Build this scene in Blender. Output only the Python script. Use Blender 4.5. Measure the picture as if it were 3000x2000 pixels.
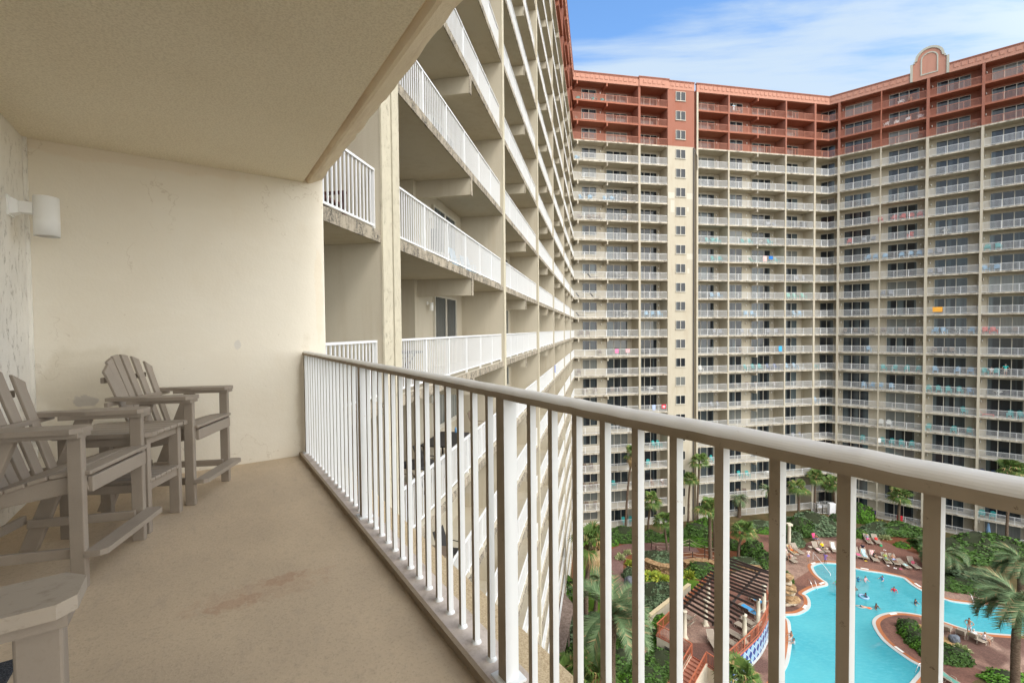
import bpy, bmesh, math, random
from math import sin, cos, pi, radians, atan2, sqrt, hypot
from mathutils import Vector, Matrix, noise
from mathutils.geometry import tessellate_polygon

for o in list(bpy.data.objects):
    bpy.data.objects.remove(o)
SC = bpy.context.scene
COL = SC.collection
random.seed(7)

# ------------------------------------------------------------------ camera
FPX, PITCH, ROLL = 1338.85, 0.0257, 0.0089      # focal length in pixels of the 3000 px wide photograph
BZ = 29.70                                      # height of the balcony floor above the pool deck
EYE = Vector((0, 0, BZ + 1.2372))
cam = bpy.data.cameras.new('camera')
cam.sensor_width = 36
cam.lens = FPX / 3000 * 36
cam.clip_start = 0.02
cam.clip_end = 6000
co = bpy.data.objects.new('camera', cam)
COL.objects.link(co)
fw = Vector((0, cos(PITCH), -sin(PITCH)))
up0 = Vector((0, sin(PITCH), cos(PITCH)))
rt0 = Vector((1, 0, 0))
rt = rt0 * cos(ROLL) - up0 * sin(ROLL)
up = rt0 * sin(ROLL) + up0 * cos(ROLL)
m = Matrix((rt, up, -fw)).transposed().to_4x4()
m.translation = EYE
co.matrix_world = m
SC.camera = co

# ------------------------------------------------------------------ sky, sun, exposure
CLOUD, GLOW, SKYV = (9.6, 11.2, 12.4), (45.5, 45.3, 44), 3.9
SUN_EL, SUN_DIR = radians(48), Vector((0.60, -0.80, 0)).normalized()
w = bpy.data.worlds.new('World')
SC.world = w
w.use_nodes = True
nt = w.node_tree
nt.nodes.clear()
def wn(t, **k):
    n = nt.nodes.new(t)
    for a, b in k.items():
        setattr(n, a, b)
    return n
sky = wn('ShaderNodeTexSky', sky_type='NISHITA', sun_disc=False)
sky.sun_elevation = SUN_EL
sky.sun_rotation = atan2(SUN_DIR.x, SUN_DIR.y)
sky.air_density = 1.1
sky.dust_density = 0.6
sky.ozone_density = 3.2
tc = wn('ShaderNodeTexCoord')
sep = wn('ShaderNodeSeparateXYZ')
nt.links.new(tc.outputs['Generated'], sep.inputs[0])
mz = wn('ShaderNodeMath', operation='MAXIMUM'); mz.inputs[1].default_value = 0.06
nt.links.new(sep.outputs['Z'], mz.inputs[0])
dx = wn('ShaderNodeMath', operation='DIVIDE'); dy = wn('ShaderNodeMath', operation='DIVIDE')
nt.links.new(sep.outputs['X'], dx.inputs[0]); nt.links.new(mz.outputs[0], dx.inputs[1])
nt.links.new(sep.outputs['Y'], dy.inputs[0]); nt.links.new(mz.outputs[0], dy.inputs[1])
cmb = wn('ShaderNodeCombineXYZ')
nt.links.new(dx.outputs[0], cmb.inputs['X']); nt.links.new(dy.outputs[0], cmb.inputs['Y'])
mp = wn('ShaderNodeMapping')
mp.inputs['Scale'].default_value = (0.30, 1.25, 1)
mp.inputs['Location'].default_value = (2.35, 0.8, 0)
mp.inputs['Rotation'].default_value = (0, 0, radians(7))
nt.links.new(cmb.outputs[0], mp.inputs['Vector'])
nz = wn('ShaderNodeTexNoise'); nz.inputs['Scale'].default_value = 1.5; nz.inputs['Detail'].default_value = 7
nz.inputs['Roughness'].default_value = 0.58; nz.inputs['Distortion'].default_value = 0.35
nt.links.new(mp.outputs[0], nz.inputs['Vector'])
# thin cloud: more of it low in the sky, hardly any high up
el = wn('ShaderNodeMapRange'); el.inputs['From Min'].default_value = 0.37; el.inputs['From Max'].default_value = 0.57
el.inputs['To Min'].default_value = 0.14; el.inputs['To Max'].default_value = -0.13
nt.links.new(sep.outputs['Z'], el.inputs['Value'])
ad = wn('ShaderNodeMath', operation='ADD')
nt.links.new(nz.outputs['Fac'], ad.inputs[0]); nt.links.new(el.outputs[0], ad.inputs[1])
rp = wn('ShaderNodeMapRange', interpolation_type='SMOOTHSTEP'); rp.inputs['From Min'].default_value = 0.47; rp.inputs['From Max'].default_value = 0.66
rp.inputs['To Max'].default_value = 0.8
nt.links.new(ad.outputs[0], rp.inputs['Value'])
# unseen bright cloud added on the sun's side, set low to fill recesses
dt = wn('ShaderNodeVectorMath', operation='DOT_PRODUCT')
nt.links.new(tc.outputs['Generated'], dt.inputs[0])
GEL = radians(30)
dt.inputs[1].default_value = (SUN_DIR.x * cos(GEL), SUN_DIR.y * cos(GEL), sin(GEL))
gl = wn('ShaderNodeMapRange', interpolation_type='SMOOTHSTEP'); gl.inputs['From Min'].default_value = 0.0; gl.inputs['From Max'].default_value = 0.85
nt.links.new(dt.outputs['Value'], gl.inputs['Value'])
cm = wn('ShaderNodeMath', operation='MAXIMUM'); nt.links.new(rp.outputs[0], cm.inputs[0]); nt.links.new(gl.outputs[0], cm.inputs[1])
cb = wn('ShaderNodeMix', data_type='RGBA'); nt.links.new(gl.outputs[0], cb.inputs['Factor'])
cb.inputs['A'].default_value = (CLOUD[0], CLOUD[1], CLOUD[2], 1); cb.inputs['B'].default_value = (GLOW[0], GLOW[1], GLOW[2], 1)
mx = wn('ShaderNodeMix', data_type='RGBA')
nt.links.new(cm.outputs[0], mx.inputs['Factor'])
hs = wn('ShaderNodeHueSaturation'); hs.inputs['Saturation'].default_value = 1.13; hs.inputs['Value'].default_value = SKYV
nt.links.new(sky.outputs[0], hs.inputs['Color'])
nt.links.new(hs.outputs[0], mx.inputs['A'])
nt.links.new(cb.outputs['Result'], mx.inputs['B'])
bg = wn('ShaderNodeBackground'); bg.inputs['Strength'].default_value = 0.06
nt.links.new(mx.outputs['Result'], bg.inputs['Color'])
wo = wn('ShaderNodeOutputWorld')
nt.links.new(bg.outputs[0], wo.inputs['Surface'])

sl = bpy.data.lights.new('sun', 'SUN')
sl.energy = 1.35
sl.angle = radians(20)
sl.color = (1, 0.96, 0.91)
so = bpy.data.objects.new('sun', sl)
COL.objects.link(so)
sd = Vector((SUN_DIR.x * cos(SUN_EL), SUN_DIR.y * cos(SUN_EL), sin(SUN_EL)))
so.rotation_euler = (-sd).to_track_quat('-Z', 'Y').to_euler()
so.location = (20, -60, 120)
SC.view_settings.view_transform = 'Standard'
SC.view_settings.look = 'None'
SC.view_settings.gamma = 1
SC.view_settings.exposure = 0.36
SC.cycles.max_bounces = 8
SC.cycles.diffuse_bounces = 6

# ------------------------------------------------------------------ helpers
def at(px, py, z=0.0):
    """the point at height z seen at a pixel of the 3000x2000 photograph"""
    a = (px - 1500) / FPX; b = (py - 1000) / FPX
    c, s = cos(ROLL), sin(ROLL)
    u = c * a - s * b; v = s * a + c * b
    d = rt0 * u - up0 * v + fw
    t = (z - EYE.z) / d.z
    return EYE + d * t

def tag(o, label=None, cat=None, group=None, kind=None):
    if label: o['label'] = label
    if cat: o['category'] = cat
    if group: o['group'] = group
    if kind: o['kind'] = kind
    return o

def empty(name, loc=(0, 0, 0), rz=0):
    o = bpy.data.objects.new(name, None)
    o.empty_display_size = 0.3
    COL.objects.link(o)
    o.location = loc
    o.rotation_euler = (0, 0, rz)
    return o

def put(name, mesh, parent=None, loc=(0, 0, 0), rz=0, sc=None):
    o = bpy.data.objects.new(name, mesh)
    COL.objects.link(o)
    if parent: o.parent = parent
    o.location = loc
    o.rotation_euler = (0, 0, rz)
    if sc is not None: o.scale = sc if hasattr(sc, '__len__') else (sc, sc, sc)
    return o

def kids(o):
    return [c for c in bpy.data.objects if c.parent == o]

def copy_tree(o, parent=None):
    c = o.copy()
    COL.objects.link(c)
    c.parent = parent
    for ch in list(o.children):
        copy_tree(ch, c)
    return c

class MB:
    def __init__(s):
        s.v = []; s.f = []; s.mi = []; s.sm = []
    def add(s, vs, fs, mi=0, smooth=False):
        b = len(s.v)
        s.v += [tuple(p) for p in vs]
        for q in fs:
            s.f.append(tuple(b + i for i in q)); s.mi.append(mi); s.sm.append(smooth)
    def box(s, x0, x1, y0, y1, z0, z1, mi=0):
        vs = [(x0,y0,z0),(x1,y0,z0),(x1,y1,z0),(x0,y1,z0),(x0,y0,z1),(x1,y0,z1),(x1,y1,z1),(x0,y1,z1)]
        s.add(vs, [(0,3,2,1),(4,5,6,7),(0,1,5,4),(1,2,6,5),(2,3,7,6),(3,0,4,7)], mi)
    def bar(s, p, q, w, h, upv=(0, 0, 1), mi=0):
        p = Vector(p); q = Vector(q); d = (q - p).normalized(); u = Vector(upv)
        sd = d.cross(u)
        if sd.length < 1e-4: sd = d.cross(Vector((1, 0, 0)))
        sd.normalize(); u = sd.cross(d).normalized()
        a = sd * (w / 2); b = u * (h / 2)
        vs = [p - a - b, p + a - b, p + a + b, p - a + b, q - a - b, q + a - b, q + a + b, q - a + b]
        s.add(vs, [(0,1,2,3),(7,6,5,4),(0,4,5,1),(1,5,6,2),(2,6,7,3),(3,7,4,0)], mi)
    def tube(s, pts, rad, n=8, mi=0, cap=True):
        pts = [Vector(p) for p in pts]
        if not hasattr(rad, '__len__'): rad = [rad] * len(pts)
        rings = []
        prev = None
        for i, p in enumerate(pts):
            d = (pts[min(i + 1, len(pts) - 1)] - pts[max(i - 1, 0)]).normalized()
            ref = Vector((0, 0, 1)) if abs(d.z) < .9 else Vector((1, 0, 0))
            if prev is None: a = d.cross(ref).normalized()
            else:
                a = (prev - d * prev.dot(d))
                a = a.normalized() if a.length > 1e-5 else d.cross(ref).normalized()
            prev = a
            b = d.cross(a)
            rings.append([p + a * cos(2 * pi * k / n) * rad[i] + b * sin(2 * pi * k / n) * rad[i] for k in range(n)])
        vs = [x for r in rings for x in r]
        fs = []
        for i in range(len(rings) - 1):
            for k in range(n):
                k2 = (k + 1) % n
                fs.append((i*n+k, i*n+k2, (i+1)*n+k2, (i+1)*n+k))
        s.add(vs, fs, mi, True)
        if cap:
            s.add(rings[0], [tuple(range(n))[::-1]], mi); s.add(rings[-1], [tuple(range(n))], mi)
    def lathe(s, c, prof, n=16, mi=0):
        vs = []; fs = []
        for (r, z) in prof:
            for k in range(n):
                vs.append((c[0] + r * cos(2*pi*k/n), c[1] + r * sin(2*pi*k/n), c[2] + z))
        for i in range(len(prof) - 1):
            for k in range(n):
                k2 = (k + 1) % n
                fs.append((i*n+k, i*n+k2, (i+1)*n+k2, (i+1)*n+k))
        s.add(vs, fs, mi, True)
    def prism(s, poly, z0, z1, mi=0):
        n = len(poly)
        ar = sum(poly[i][0]*poly[(i+1)%n][1]-poly[(i+1)%n][0]*poly[i][1] for i in range(n))
        if ar < 0: poly = poly[::-1]
        tris = tessellate_polygon([[Vector((p[0], p[1], 0)) for p in poly]])
        s.add([(p[0], p[1], z1) for p in poly], [orient(t, poly) for t in tris], mi)
        s.add([(p[0], p[1], z0) for p in poly], [orient(t, poly)[::-1] for t in tris], mi)
        for i in range(n):
            a, b = poly[i], poly[(i+1) % n]
            s.add([(a[0],a[1],z0),(b[0],b[1],z0),(b[0],b[1],z1),(a[0],a[1],z1)], [(0,1,2,3)], mi)
    def append(s, me, M, mimap=None):
        b = len(s.v)
        s.v += [tuple(M @ v.co) for v in me.vertices]
        for p in me.polygons:
            s.f.append(tuple(b + i for i in p.vertices)); s.mi.append(mimap[p.material_index] if mimap else p.material_index); s.sm.append(p.use_smooth)
    def mesh(s, name, mats):
        me = bpy.data.meshes.new(name)
        me.from_pydata(s.v, [], s.f)
        for m_ in (mats if isinstance(mats, (list, tuple)) else [mats]): me.materials.append(m_)
        me.polygons.foreach_set('material_index', s.mi)
        me.polygons.foreach_set('use_smooth', s.sm)
        me.update()
        return me
    def build(s, name, mats, parent=None, loc=(0, 0, 0), rz=0, bevel=0):
        o = put(name, s.mesh(name, mats), parent, loc, rz)
        if bevel:
            b = o.modifiers.new('bevel', 'BEVEL'); b.width = bevel; b.segments = 2; b.limit_method = 'ANGLE'; b.angle_limit = radians(40)
        return o

def orient(t, poly):
    a, b, c = (poly[i] for i in t)
    return tuple(t) if (b[0]-a[0])*(c[1]-a[1])-(c[0]-a[0])*(b[1]-a[1]) > 0 else tuple(t)[::-1]

def sheet(name, outer, holes, z, mat, parent=None):
    loops = [outer] + holes
    pts = [p for l in loops for p in l]
    tris = tessellate_polygon([[Vector((p[0], p[1], 0)) for p in l] for l in loops])
    me = bpy.data.meshes.new(name)
    me.from_pydata([(p[0], p[1], z) for p in pts], [], [orient(t, pts) for t in tris])
    me.materials.append(mat)
    return put(name, me, parent)

def smooth_loop(pts, sub=5, closed=True):
    out = []; n = len(pts)
    rng = range(n) if closed else range(n - 1)
    for i in rng:
        g = (lambda k: Vector(pts[k % n])) if closed else (lambda k: Vector(pts[max(0, min(n-1, k))]))
        p0, p1, p2, p3 = g(i-1), g(i), g(i+1), g(i+2)
        for j in range(sub):
            t = j / sub
            out.append(0.5 * ((2*p1) + (p2-p0)*t + (2*p0-5*p1+4*p2-p3)*t*t + (-p0+3*p1-3*p2+p3)*t**3))
    if not closed: out.append(Vector(pts[-1]))
    return out

def offset_loop(poly, d):
    n = len(poly); out = []
    ar = sum(poly[i][0]*poly[(i+1)%n][1]-poly[(i+1)%n][0]*poly[i][1] for i in range(n))
    sg = 1 if ar > 0 else -1
    for i in range(n):
        a = Vector(poly[i-1][:2]); b = Vector(poly[i][:2]); c = Vector(poly[(i+1) % n][:2])
        t1 = (b-a).normalized(); t2 = (c-b).normalized()
        n1 = Vector((t1.y, -t1.x)) * sg; n2 = Vector((t2.y, -t2.x)) * sg
        nn = n1 + n2
        nn = nn.normalized() if nn.length > 1e-4 else n1
        k = 1 / max(0.6, nn.dot(n1))
        out.append(b + nn * d * k)
    return out

# ------------------------------------------------------------------ materials
def mat(name, col=(.5,.5,.5), rough=.7, metal=0.0, spec=.5):
    m_ = bpy.data.materials.new(name)
    m_.use_nodes = True
    b = m_.node_tree.nodes['Principled BSDF']
    b.inputs['Base Color'].default_value = (*col, 1)
    b.inputs['Roughness'].default_value = rough
    b.inputs['Metallic'].default_value = metal
    b.inputs['Specular IOR Level'].default_value = spec
    return m_
class NT:
    def __init__(s, m_):
        s.t = m_.node_tree; s.b = s.t.nodes['Principled BSDF']
        s.tc = s.n('ShaderNodeTexCoord'); s.obj = s.tc.outputs['Object']
    def n(s, t, **k):
        x = s.t.nodes.new(t)
        for a, b in k.items(): setattr(x, a, b)
        return x
    def l(s, a, b): s.t.links.new(a, b)
    def geo(s): return s.n('ShaderNodeNewGeometry').outputs['Position']
    def map(s, src, sc=(1,1,1), loc=(0,0,0), rot=(0,0,0)):
        x = s.n('ShaderNodeMapping'); x.inputs['Scale'].default_value = sc; x.inputs['Location'].default_value = loc; x.inputs['Rotation'].default_value = rot
        s.l(src, x.inputs['Vector']); return x.outputs[0]
    def noise(s, src, scale, detail=4, rough=.55, dist=0):
        x = s.n('ShaderNodeTexNoise'); x.inputs['Scale'].default_value = scale; x.inputs['Detail'].default_value = detail
        x.inputs['Roughness'].default_value = rough; x.inputs['Distortion'].default_value = dist
        s.l(src, x.inputs['Vector']); return x.outputs['Fac']
    def vor(s, src, scale, feature='F1', out='Distance'):
        x = s.n('ShaderNodeTexVoronoi', feature=feature); x.inputs['Scale'].default_value = scale
        s.l(src, x.inputs['Vector']); return x.outputs[out]
    def ramp(s, src, a, b, lo=0., hi=1., smooth=True):
        x = s.n('ShaderNodeMapRange'); x.interpolation_type = 'SMOOTHSTEP' if smooth else 'LINEAR'
        x.inputs['From Min'].default_value = a; x.inputs['From Max'].default_value = b
        x.inputs['To Min'].default_value = lo; x.inputs['To Max'].default_value = hi
        s.l(src, x.inputs['Value']); return x.outputs[0]
    def mix(s, fac, a, b, mode='MIX'):
        x = s.n('ShaderNodeMix', data_type='RGBA', blend_type=mode)
        for k, v in (('Factor', fac), ('A', a), ('B', b)):
            if hasattr(v, 'is_output'): s.l(v, x.inputs[k])
            elif k == 'Factor': x.inputs[k].default_value = v
            else: x.inputs[k].default_value = (*v, 1)
        return x.outputs['Result']
    def math(s, op, a, b=None):
        x = s.n('ShaderNodeMath', operation=op)
        for i, v in enumerate((a, b)):
            if v is None: continue
            if hasattr(v, 'is_output'): s.l(v, x.inputs[i])
            else: x.inputs[i].default_value = v
        return x.outputs[0]
    def col(s, c): s.l(c, s.b.inputs['Base Color'])
    def bump(s, h, strength=.4, dist=.01):
        x = s.n('ShaderNodeBump'); x.inputs['Strength'].default_value = strength; x.inputs['Distance'].default_value = dist
        s.l(h, x.inputs['Height']); s.l(x.outputs[0], s.b.inputs['Normal'])
    def blob(s, src, c, r, jag=1.5, js=4.0):
        """mask round a point (object space), its outline broken up by noise"""
        sub = s.n('ShaderNodeVectorMath', operation='SUBTRACT'); s.l(src, sub.inputs[0]); sub.inputs[1].default_value = c
        mul = s.n('ShaderNodeVectorMath', operation='MULTIPLY'); s.l(sub.outputs[0], mul.inputs[0]); mul.inputs[1].default_value = (1/r[0], 1/r[1], 1/r[2])
        ln = s.n('ShaderNodeVectorMath', operation='LENGTH'); s.l(mul.outputs[0], ln.inputs[0])
        n_ = s.noise(src, js, 5)
        d = s.math('ADD', ln.outputs['Value'], s.math('MULTIPLY', s.math('SUBTRACT', n_, .5), jag))
        return s.ramp(d, .75, 1.05, 1, 0)

def stucco(name, col, dark, scale=1.0, bump=.25, grain=60, stain=.5, world=True):
    m_ = mat(name, col, .88, spec=.2); t = NT(m_)
    src = t.geo() if world else t.obj
    big = t.noise(t.map(src, (1, 1, .45)), .9 * scale, 6, .6)
    fine = t.noise(src, grain, 4, .6)
    streak = t.noise(t.map(src, (3, 3, .22)), 1.6 * scale, 5, .65)
    k = t.math('MULTIPLY', t.ramp(t.math('MULTIPLY', big, streak), .2, .42), stain)
    c = t.mix(k, col, dark)
    c = t.mix(t.ramp(fine, .35, .75, 0, .22), c, tuple(x * .72 for x in col))
    t.col(c)
    t.bump(fine, bump, .004)
    return m_

CREAM = (.485, .44, .35); CREAMD = (.40, .335, .245)
RED = (.315, .135, .095); REDD = (.28, .09, .05)
M = {}
M['cream'] = stucco('cream_stucco', CREAM, CREAMD)
M['red'] = stucco('terracotta_stucco', RED, REDD)
M['parapet'] = stucco('parapet_stucco', (.48, .245, .18), (.41, .19, .135))
M['redd'] = stucco('terracotta_trim', (.36, .14, .09), (.28, .10, .06))
M['trim'] = stucco('grey_trim', (.46, .45, .38), (.28, .28, .24))
M['white'] = mat('white_paint', (.74, .75, .76), .45)
M['whitew'] = mat('wall_lamp_white', (.86, .86, .84), .5)
M['redrail'] = mat('terracotta_rail_paint', (.50, .20, .13), .5)
M['frame'] = mat('window_frame', (.52, .49, .42), .5)
M['dark'] = mat('dark_metal', (.03, .03, .035), .4)
M['bronze'] = mat('brown_pipe', (.07, .06, .055), .5)

# far window glass: dark with curtains showing behind, different from pane to pane
def glass_mat(name, base, curtain, r=.04):
    m_ = mat(name, base, r, spec=.5); t = NT(m_)
    oi = t.n('ShaderNodeObjectInfo')
    p = t.geo()
    sp = t.n('ShaderNodeSeparateXYZ'); t.l(p, sp.inputs[0])
    h = t.math('ADD', t.math('MULTIPLY', sp.outputs['X'], 1.0), t.math('MULTIPLY', sp.outputs['Y'], -.9))
    fold = t.math('SINE', t.math('MULTIPLY', h, 34.0))
    cell = t.noise(t.map(p, (.8, .8, .0)), 1.3, 1)
    mask = t.math('MULTIPLY', t.ramp(cell, .45, .56), t.ramp(oi.outputs['Random'], .25, .8, .35, 1))
    cc = t.mix(t.ramp(fold, -1, 1, .25, 1), tuple(x * .4 for x in curtain), curtain)
    blind = t.math('MULTIPLY', t.ramp(oi.outputs['Random'], .84, .85), .75)
    t.col(t.mix(blind, t.mix(mask, base, cc), t.mix(t.ramp(fold, -1, 1, .4, 1), (.10, .105, .10), (.24, .25, .235))))
    return m_
M['glass'] = glass_mat('window_glass', (.014, .018, .024), (.12, .155, .17))

# weathered concrete slab edge
m_ = mat('weathered_slab_edge', (.5, .45, .36), .95, spec=.15); t = NT(m_)
p = t.geo()
a = t.noise(t.map(p, (1, 1, .5)), 4.2, 8, .75); b = t.noise(p, 26, 6, .8)
k = t.math('MULTIPLY', t.ramp(a, .36, .62), t.ramp(b, .36, .58))
t.col(t.mix(k, (.47, .41, .32), (.055, .052, .048)))
t.bump(b, .9, .03)
M['edge'] = m_
m_ = mat('slab_edge_far', (.5, .45, .36), .95, spec=.15); t = NT(m_)
p = t.geo(); a = t.noise(p, 1.7, 8, .75)
t.col(t.mix(t.ramp(a, .42, .64), (.55, .50, .41), (.20, .18, .15)))
M['edgef'] = m_
# knockdown stucco: deep vertical crevices
def knock(name, col, dark, amount=1.0, obj=False):
    m_ = mat(name, col, .9, spec=.2); t = NT(m_)
    p = t.obj if obj else t.geo()
    wv = t.map(p, (1, 1, .38))
    n1 = t.noise(wv, 52, 4, .6, .8)
    rid = t.math('ABSOLUTE', t.math('SUBTRACT', n1, .5))
    gate = t.ramp(t.noise(wv, 26, 3), .53, .62)
    cre = t.math('MULTIPLY', t.ramp(rid, .0, .030, 1, 0), gate)
    fine = t.noise(p, 90, 3)
    c = t.mix(t.ramp(t.noise(p, 2.3, 6), .35, .7, 0, .5), col, tuple(x * .84 for x in col))
    t.col(t.mix(t.math('MULTIPLY', cre, .40 * amount), c, dark))
    hgt = t.math('ADD', t.math('MULTIPLY', cre, -1.0), t.math('ADD', t.math('MULTIPLY', fine, .25), t.math('MULTIPLY', t.noise(wv, 12, 4), .8)))
    t.bump(hgt, .8, .012)
    return m_
M['knock'] = knock('knockdown_stucco', (.88, .85, .78), (.25, .20, .15))
M['knocky'] = knock('knockdown_stucco_cream', (.58, .53, .41), (.26, .21, .13), .8)
# ------------------------------------------------------------------ the balcony the picture is taken from
A0, N0 = -0.5956, 0.8545
R0 = pi / 2 - A0
def own(s, n, z=0.0):
    return Vector((n * cos(A0) + s * sin(A0), -n * sin(A0) + s * cos(A0), BZ + z))

# smooth painted wall at the end of the balcony: two patched spots, rust tint, hairlines
def own_wall_mat():
    m_ = mat('painted_end_wall', (.62, .54, .40), .85, spec=.25); t = NT(m_); p = t.obj
    big = t.noise(p, .8, 5, .6); med = t.noise(t.map(p, (1, 1, .5)), 2.6, 6, .65); fine = t.noise(p, 55, 4, .6)
    c = t.mix(t.ramp(big, .35, .68, 0, .55), (.80, .75, .645), (.77, .70, .57))
    c = t.mix(t.ramp(med, .5, .8, 0, .25), c, (.68, .57, .41))
    # stain and patches stay where they are on the wall (s, -n, z)
    c = t.mix(t.math('MULTIPLY', t.blob(p, (4.95, .74, .86), (.3, .32, .30), 1.6, 3), .26), c, (.50, .42, .28))
    c = t.mix(t.math('MULTIPLY', t.blob(p, (4.95, .80, .70), (.3, .095, .055), 1.8, 13), .62), c, (.44, .41, .39))
    c = t.mix(t.math('MULTIPLY', t.blob(p, (4.95, -.27, 1.12), (.3, .028, .05), 1.2, 12), .45), c, (.55, .53, .52))
    c = t.mix(t.math('MULTIPLY', t.blob(p, (4.95, -.86, .55), (.3, .10, .70), 1.4, 4), .26), c, (.46, .38, .26))
    c = t.mix(t.math('MULTIPLY', t.blob(p, (4.95, -.99, 1.6), (.3, .04, .5), 1.6, 7), .14), c, (.70, .52, .28))
    c = t.mix(t.math('MULTIPLY', t.blob(p, (4.95, .5, 2.70), (.3, 1.1, .09), 1.6, 5), .16), c, (.68, .50, .34))
    hc = t.math('ABSOLUTE', t.math('SUBTRACT', t.noise(p, 1.1, 7, .55), .5))
    c = t.mix(t.math('MULTIPLY', t.math('MULTIPLY', t.ramp(hc, 0, .0035, 1, 0), t.ramp(t.noise(p, 1.7, 2), .50, .56)), .30), c, (.42, .33, .22))
    c = t.mix(t.ramp(t.noise(t.map(p, (1, .35, 1.2), rot=(.5, 0, 0)), 5, 5, .7), .48, .74, 0, .22), c, (.88, .83, .72))
    sp = t.ramp(t.vor(p, 7.0), .012, .03, 1, 0)
    c = t.mix(t.math('MULTIPLY', sp, .5), c, (.12, .09, .05))
    t.col(c)
    t.bump(t.math('ADD', t.math('MULTIPLY', fine, .5), t.math('MULTIPLY', t.noise(p, 7, 5), 1.3)), .35, .006)
    return m_
M['ownwall'] = own_wall_mat()
m_ = mat('textured_ceiling', (.58, .50, .34), .95, spec=.1); t = NT(m_); p = t.obj
f = t.noise(p, 85, 4, .75); g = t.noise(p, 1.1, 5, .6)
c = t.mix(t.ramp(g, .35, .7, 0, .6), (.90, .83, .68), (.85, .77, .61))
c = t.mix(t.ramp(f, .42, .62, 0, .34), c, (.50, .43, .30)); t.col(c); t.bump(f, .8, .006)
M['ceil'] = m_
m_ = mat('ceiling_edge', (.60, .48, .33), .9); t = NT(m_); p = t.obj
f = t.noise(p, 40, 4, .7); g = t.noise(t.map(p, (1, 4, 4)), 1.6, 6, .7)
c = t.mix(t.ramp(g, .4, .68, 0, .65), (.80, .69, .52), (.60, .47, .33)); t.col(c); t.bump(f, .5, .01)
M['ceiledge'] = m_
m_ = mat('coated_floor', (.42, .33, .23), .8, spec=.25); t = NT(m_); p = t.obj
f = t.noise(p, 70, 3, .75); g = t.noise(t.map(p, (1, 1.5, 1), rot=(0, 0, .5)), 1.4, 6, .62); h = t.noise(t.map(p, (1, 3, 1), rot=(0, 0, .3)), 5, 5, .7)
c = t.mix(t.ramp(g, .34, .68, 0, 1), (.57, .455, .32), (.50, .40, .285))
c = t.mix(t.ramp(h, .52, .78, 0, .30), c, (.33, .27, .22))
c = t.mix(t.ramp(f, .5, .72, 0, .38), c, (.26, .20, .14))
c = t.mix(t.ramp(t.noise(p, 24, 4, .7), .5, .7, 0, .28), c, (.33, .26, .19))
rm = t.map(p, rot=(0, 0, -.25))
c = t.mix(t.math('MULTIPLY', t.blob(p, (2.46, -.20, 0), (.12, .32, 1), 2.8, 15), .16), c, (.38, .20, .12))
c = t.mix(t.math('MULTIPLY', t.blob(p, (2.52, -.31, 0), (.05, .09, 1), 2.8, 26), .26), c, (.34, .16, .09))
c = t.mix(t.math('MULTIPLY', t.blob(p, (2.42, -.10, 0), (.05, .11, 1), 2.8, 26), .24), c, (.35, .17, .10))
c = t.mix(t.math('MULTIPLY', t.ramp(t.vor(p, 3.2), .02, .05, 1, 0), .5), c, (.25, .13, .07))
# brown shading along the kerb, painted into the floor colour
sp = t.n('ShaderNodeSeparateXYZ'); t.l(p, sp.inputs[0])
kd = t.ramp(t.math('ADD', sp.outputs['Y'], t.math('MULTIPLY', t.noise(p, 6, 4), .05)), -.755, -.66, 1, 0)
c = t.mix(t.math('MULTIPLY', kd, .62), c, (.15, .11, .07))
t.col(c); t.bump(f, .5, .004)
M['floor'] = m_
m_ = mat('kerb_top', (.50, .43, .37), .8); t = NT(m_); p = t.obj
c = t.mix(t.ramp(t.noise(p, 9, 6, .7), .4, .68), (.54, .47, .42), (.38, .32, .27)); t.col(c); t.bump(t.noise(p, 60, 3), .3, .004)
M['kerb'] = m_
m_ = mat('sandy_slab_edge', (.50, .39, .24), .95); t = NT(m_); p = t.obj
f = t.noise(p, 150, 3, .8); c = t.mix(t.ramp(f, .4, .68), (.56, .45, .29), (.36, .26, .15)); t.col(c); t.bump(f, .8, .006)
M['sandy'] = m_
# weathered aluminium paint on the hand rail
m_ = mat('rail_paint', (.76, .75, .73), .42, spec=.5); t = NT(m_); p = t.obj
g = t.noise(t.map(p, (1, 5, 5)), 2.2, 6, .7); f = t.noise(p, 45, 5, .75)
c = t.mix(t.ramp(g, .4, .7, 0, .55), (.74, .73, .70), (.60, .56, .50))
nrm = t.n('ShaderNodeNewGeometry'); sn = t.n('ShaderNodeSeparateXYZ'); t.l(nrm.outputs['Normal'], sn.inputs[0])
c = t.mix(t.math('MULTIPLY', t.ramp(f, .64, .74), .45), c, (.36, .30, .24))
t.col(c); t.bump(t.noise(p, 26, 5, .7), .18, .004)
M['rail'] = m_
m_ = mat('baluster_paint', (.78, .79, .79), .45, spec=.4); t = NT(m_); p = t.geo()
f = t.noise(p, 30, 5, .75)
c = t.mix(t.ramp(t.noise(p, 3, 4), .4, .7, 0, .25), (.72, .74, .75), (.62, .61, .58))
c = t.mix(t.math('MULTIPLY', t.ramp(f, .66, .74), .6), c, (.30, .22, .14)); t.col(c)
M['bal'] = m_
# the sides turned to the balcony are browner, their shade painted into the colour
m_ = mat('shaded_rail_paint', (.44, .36, .27), .6, spec=.3); t = NT(m_); p = t.geo()
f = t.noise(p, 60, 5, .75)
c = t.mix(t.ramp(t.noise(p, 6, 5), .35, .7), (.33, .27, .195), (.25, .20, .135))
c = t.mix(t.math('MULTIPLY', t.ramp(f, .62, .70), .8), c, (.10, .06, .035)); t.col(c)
M['innershade'] = m_

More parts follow.
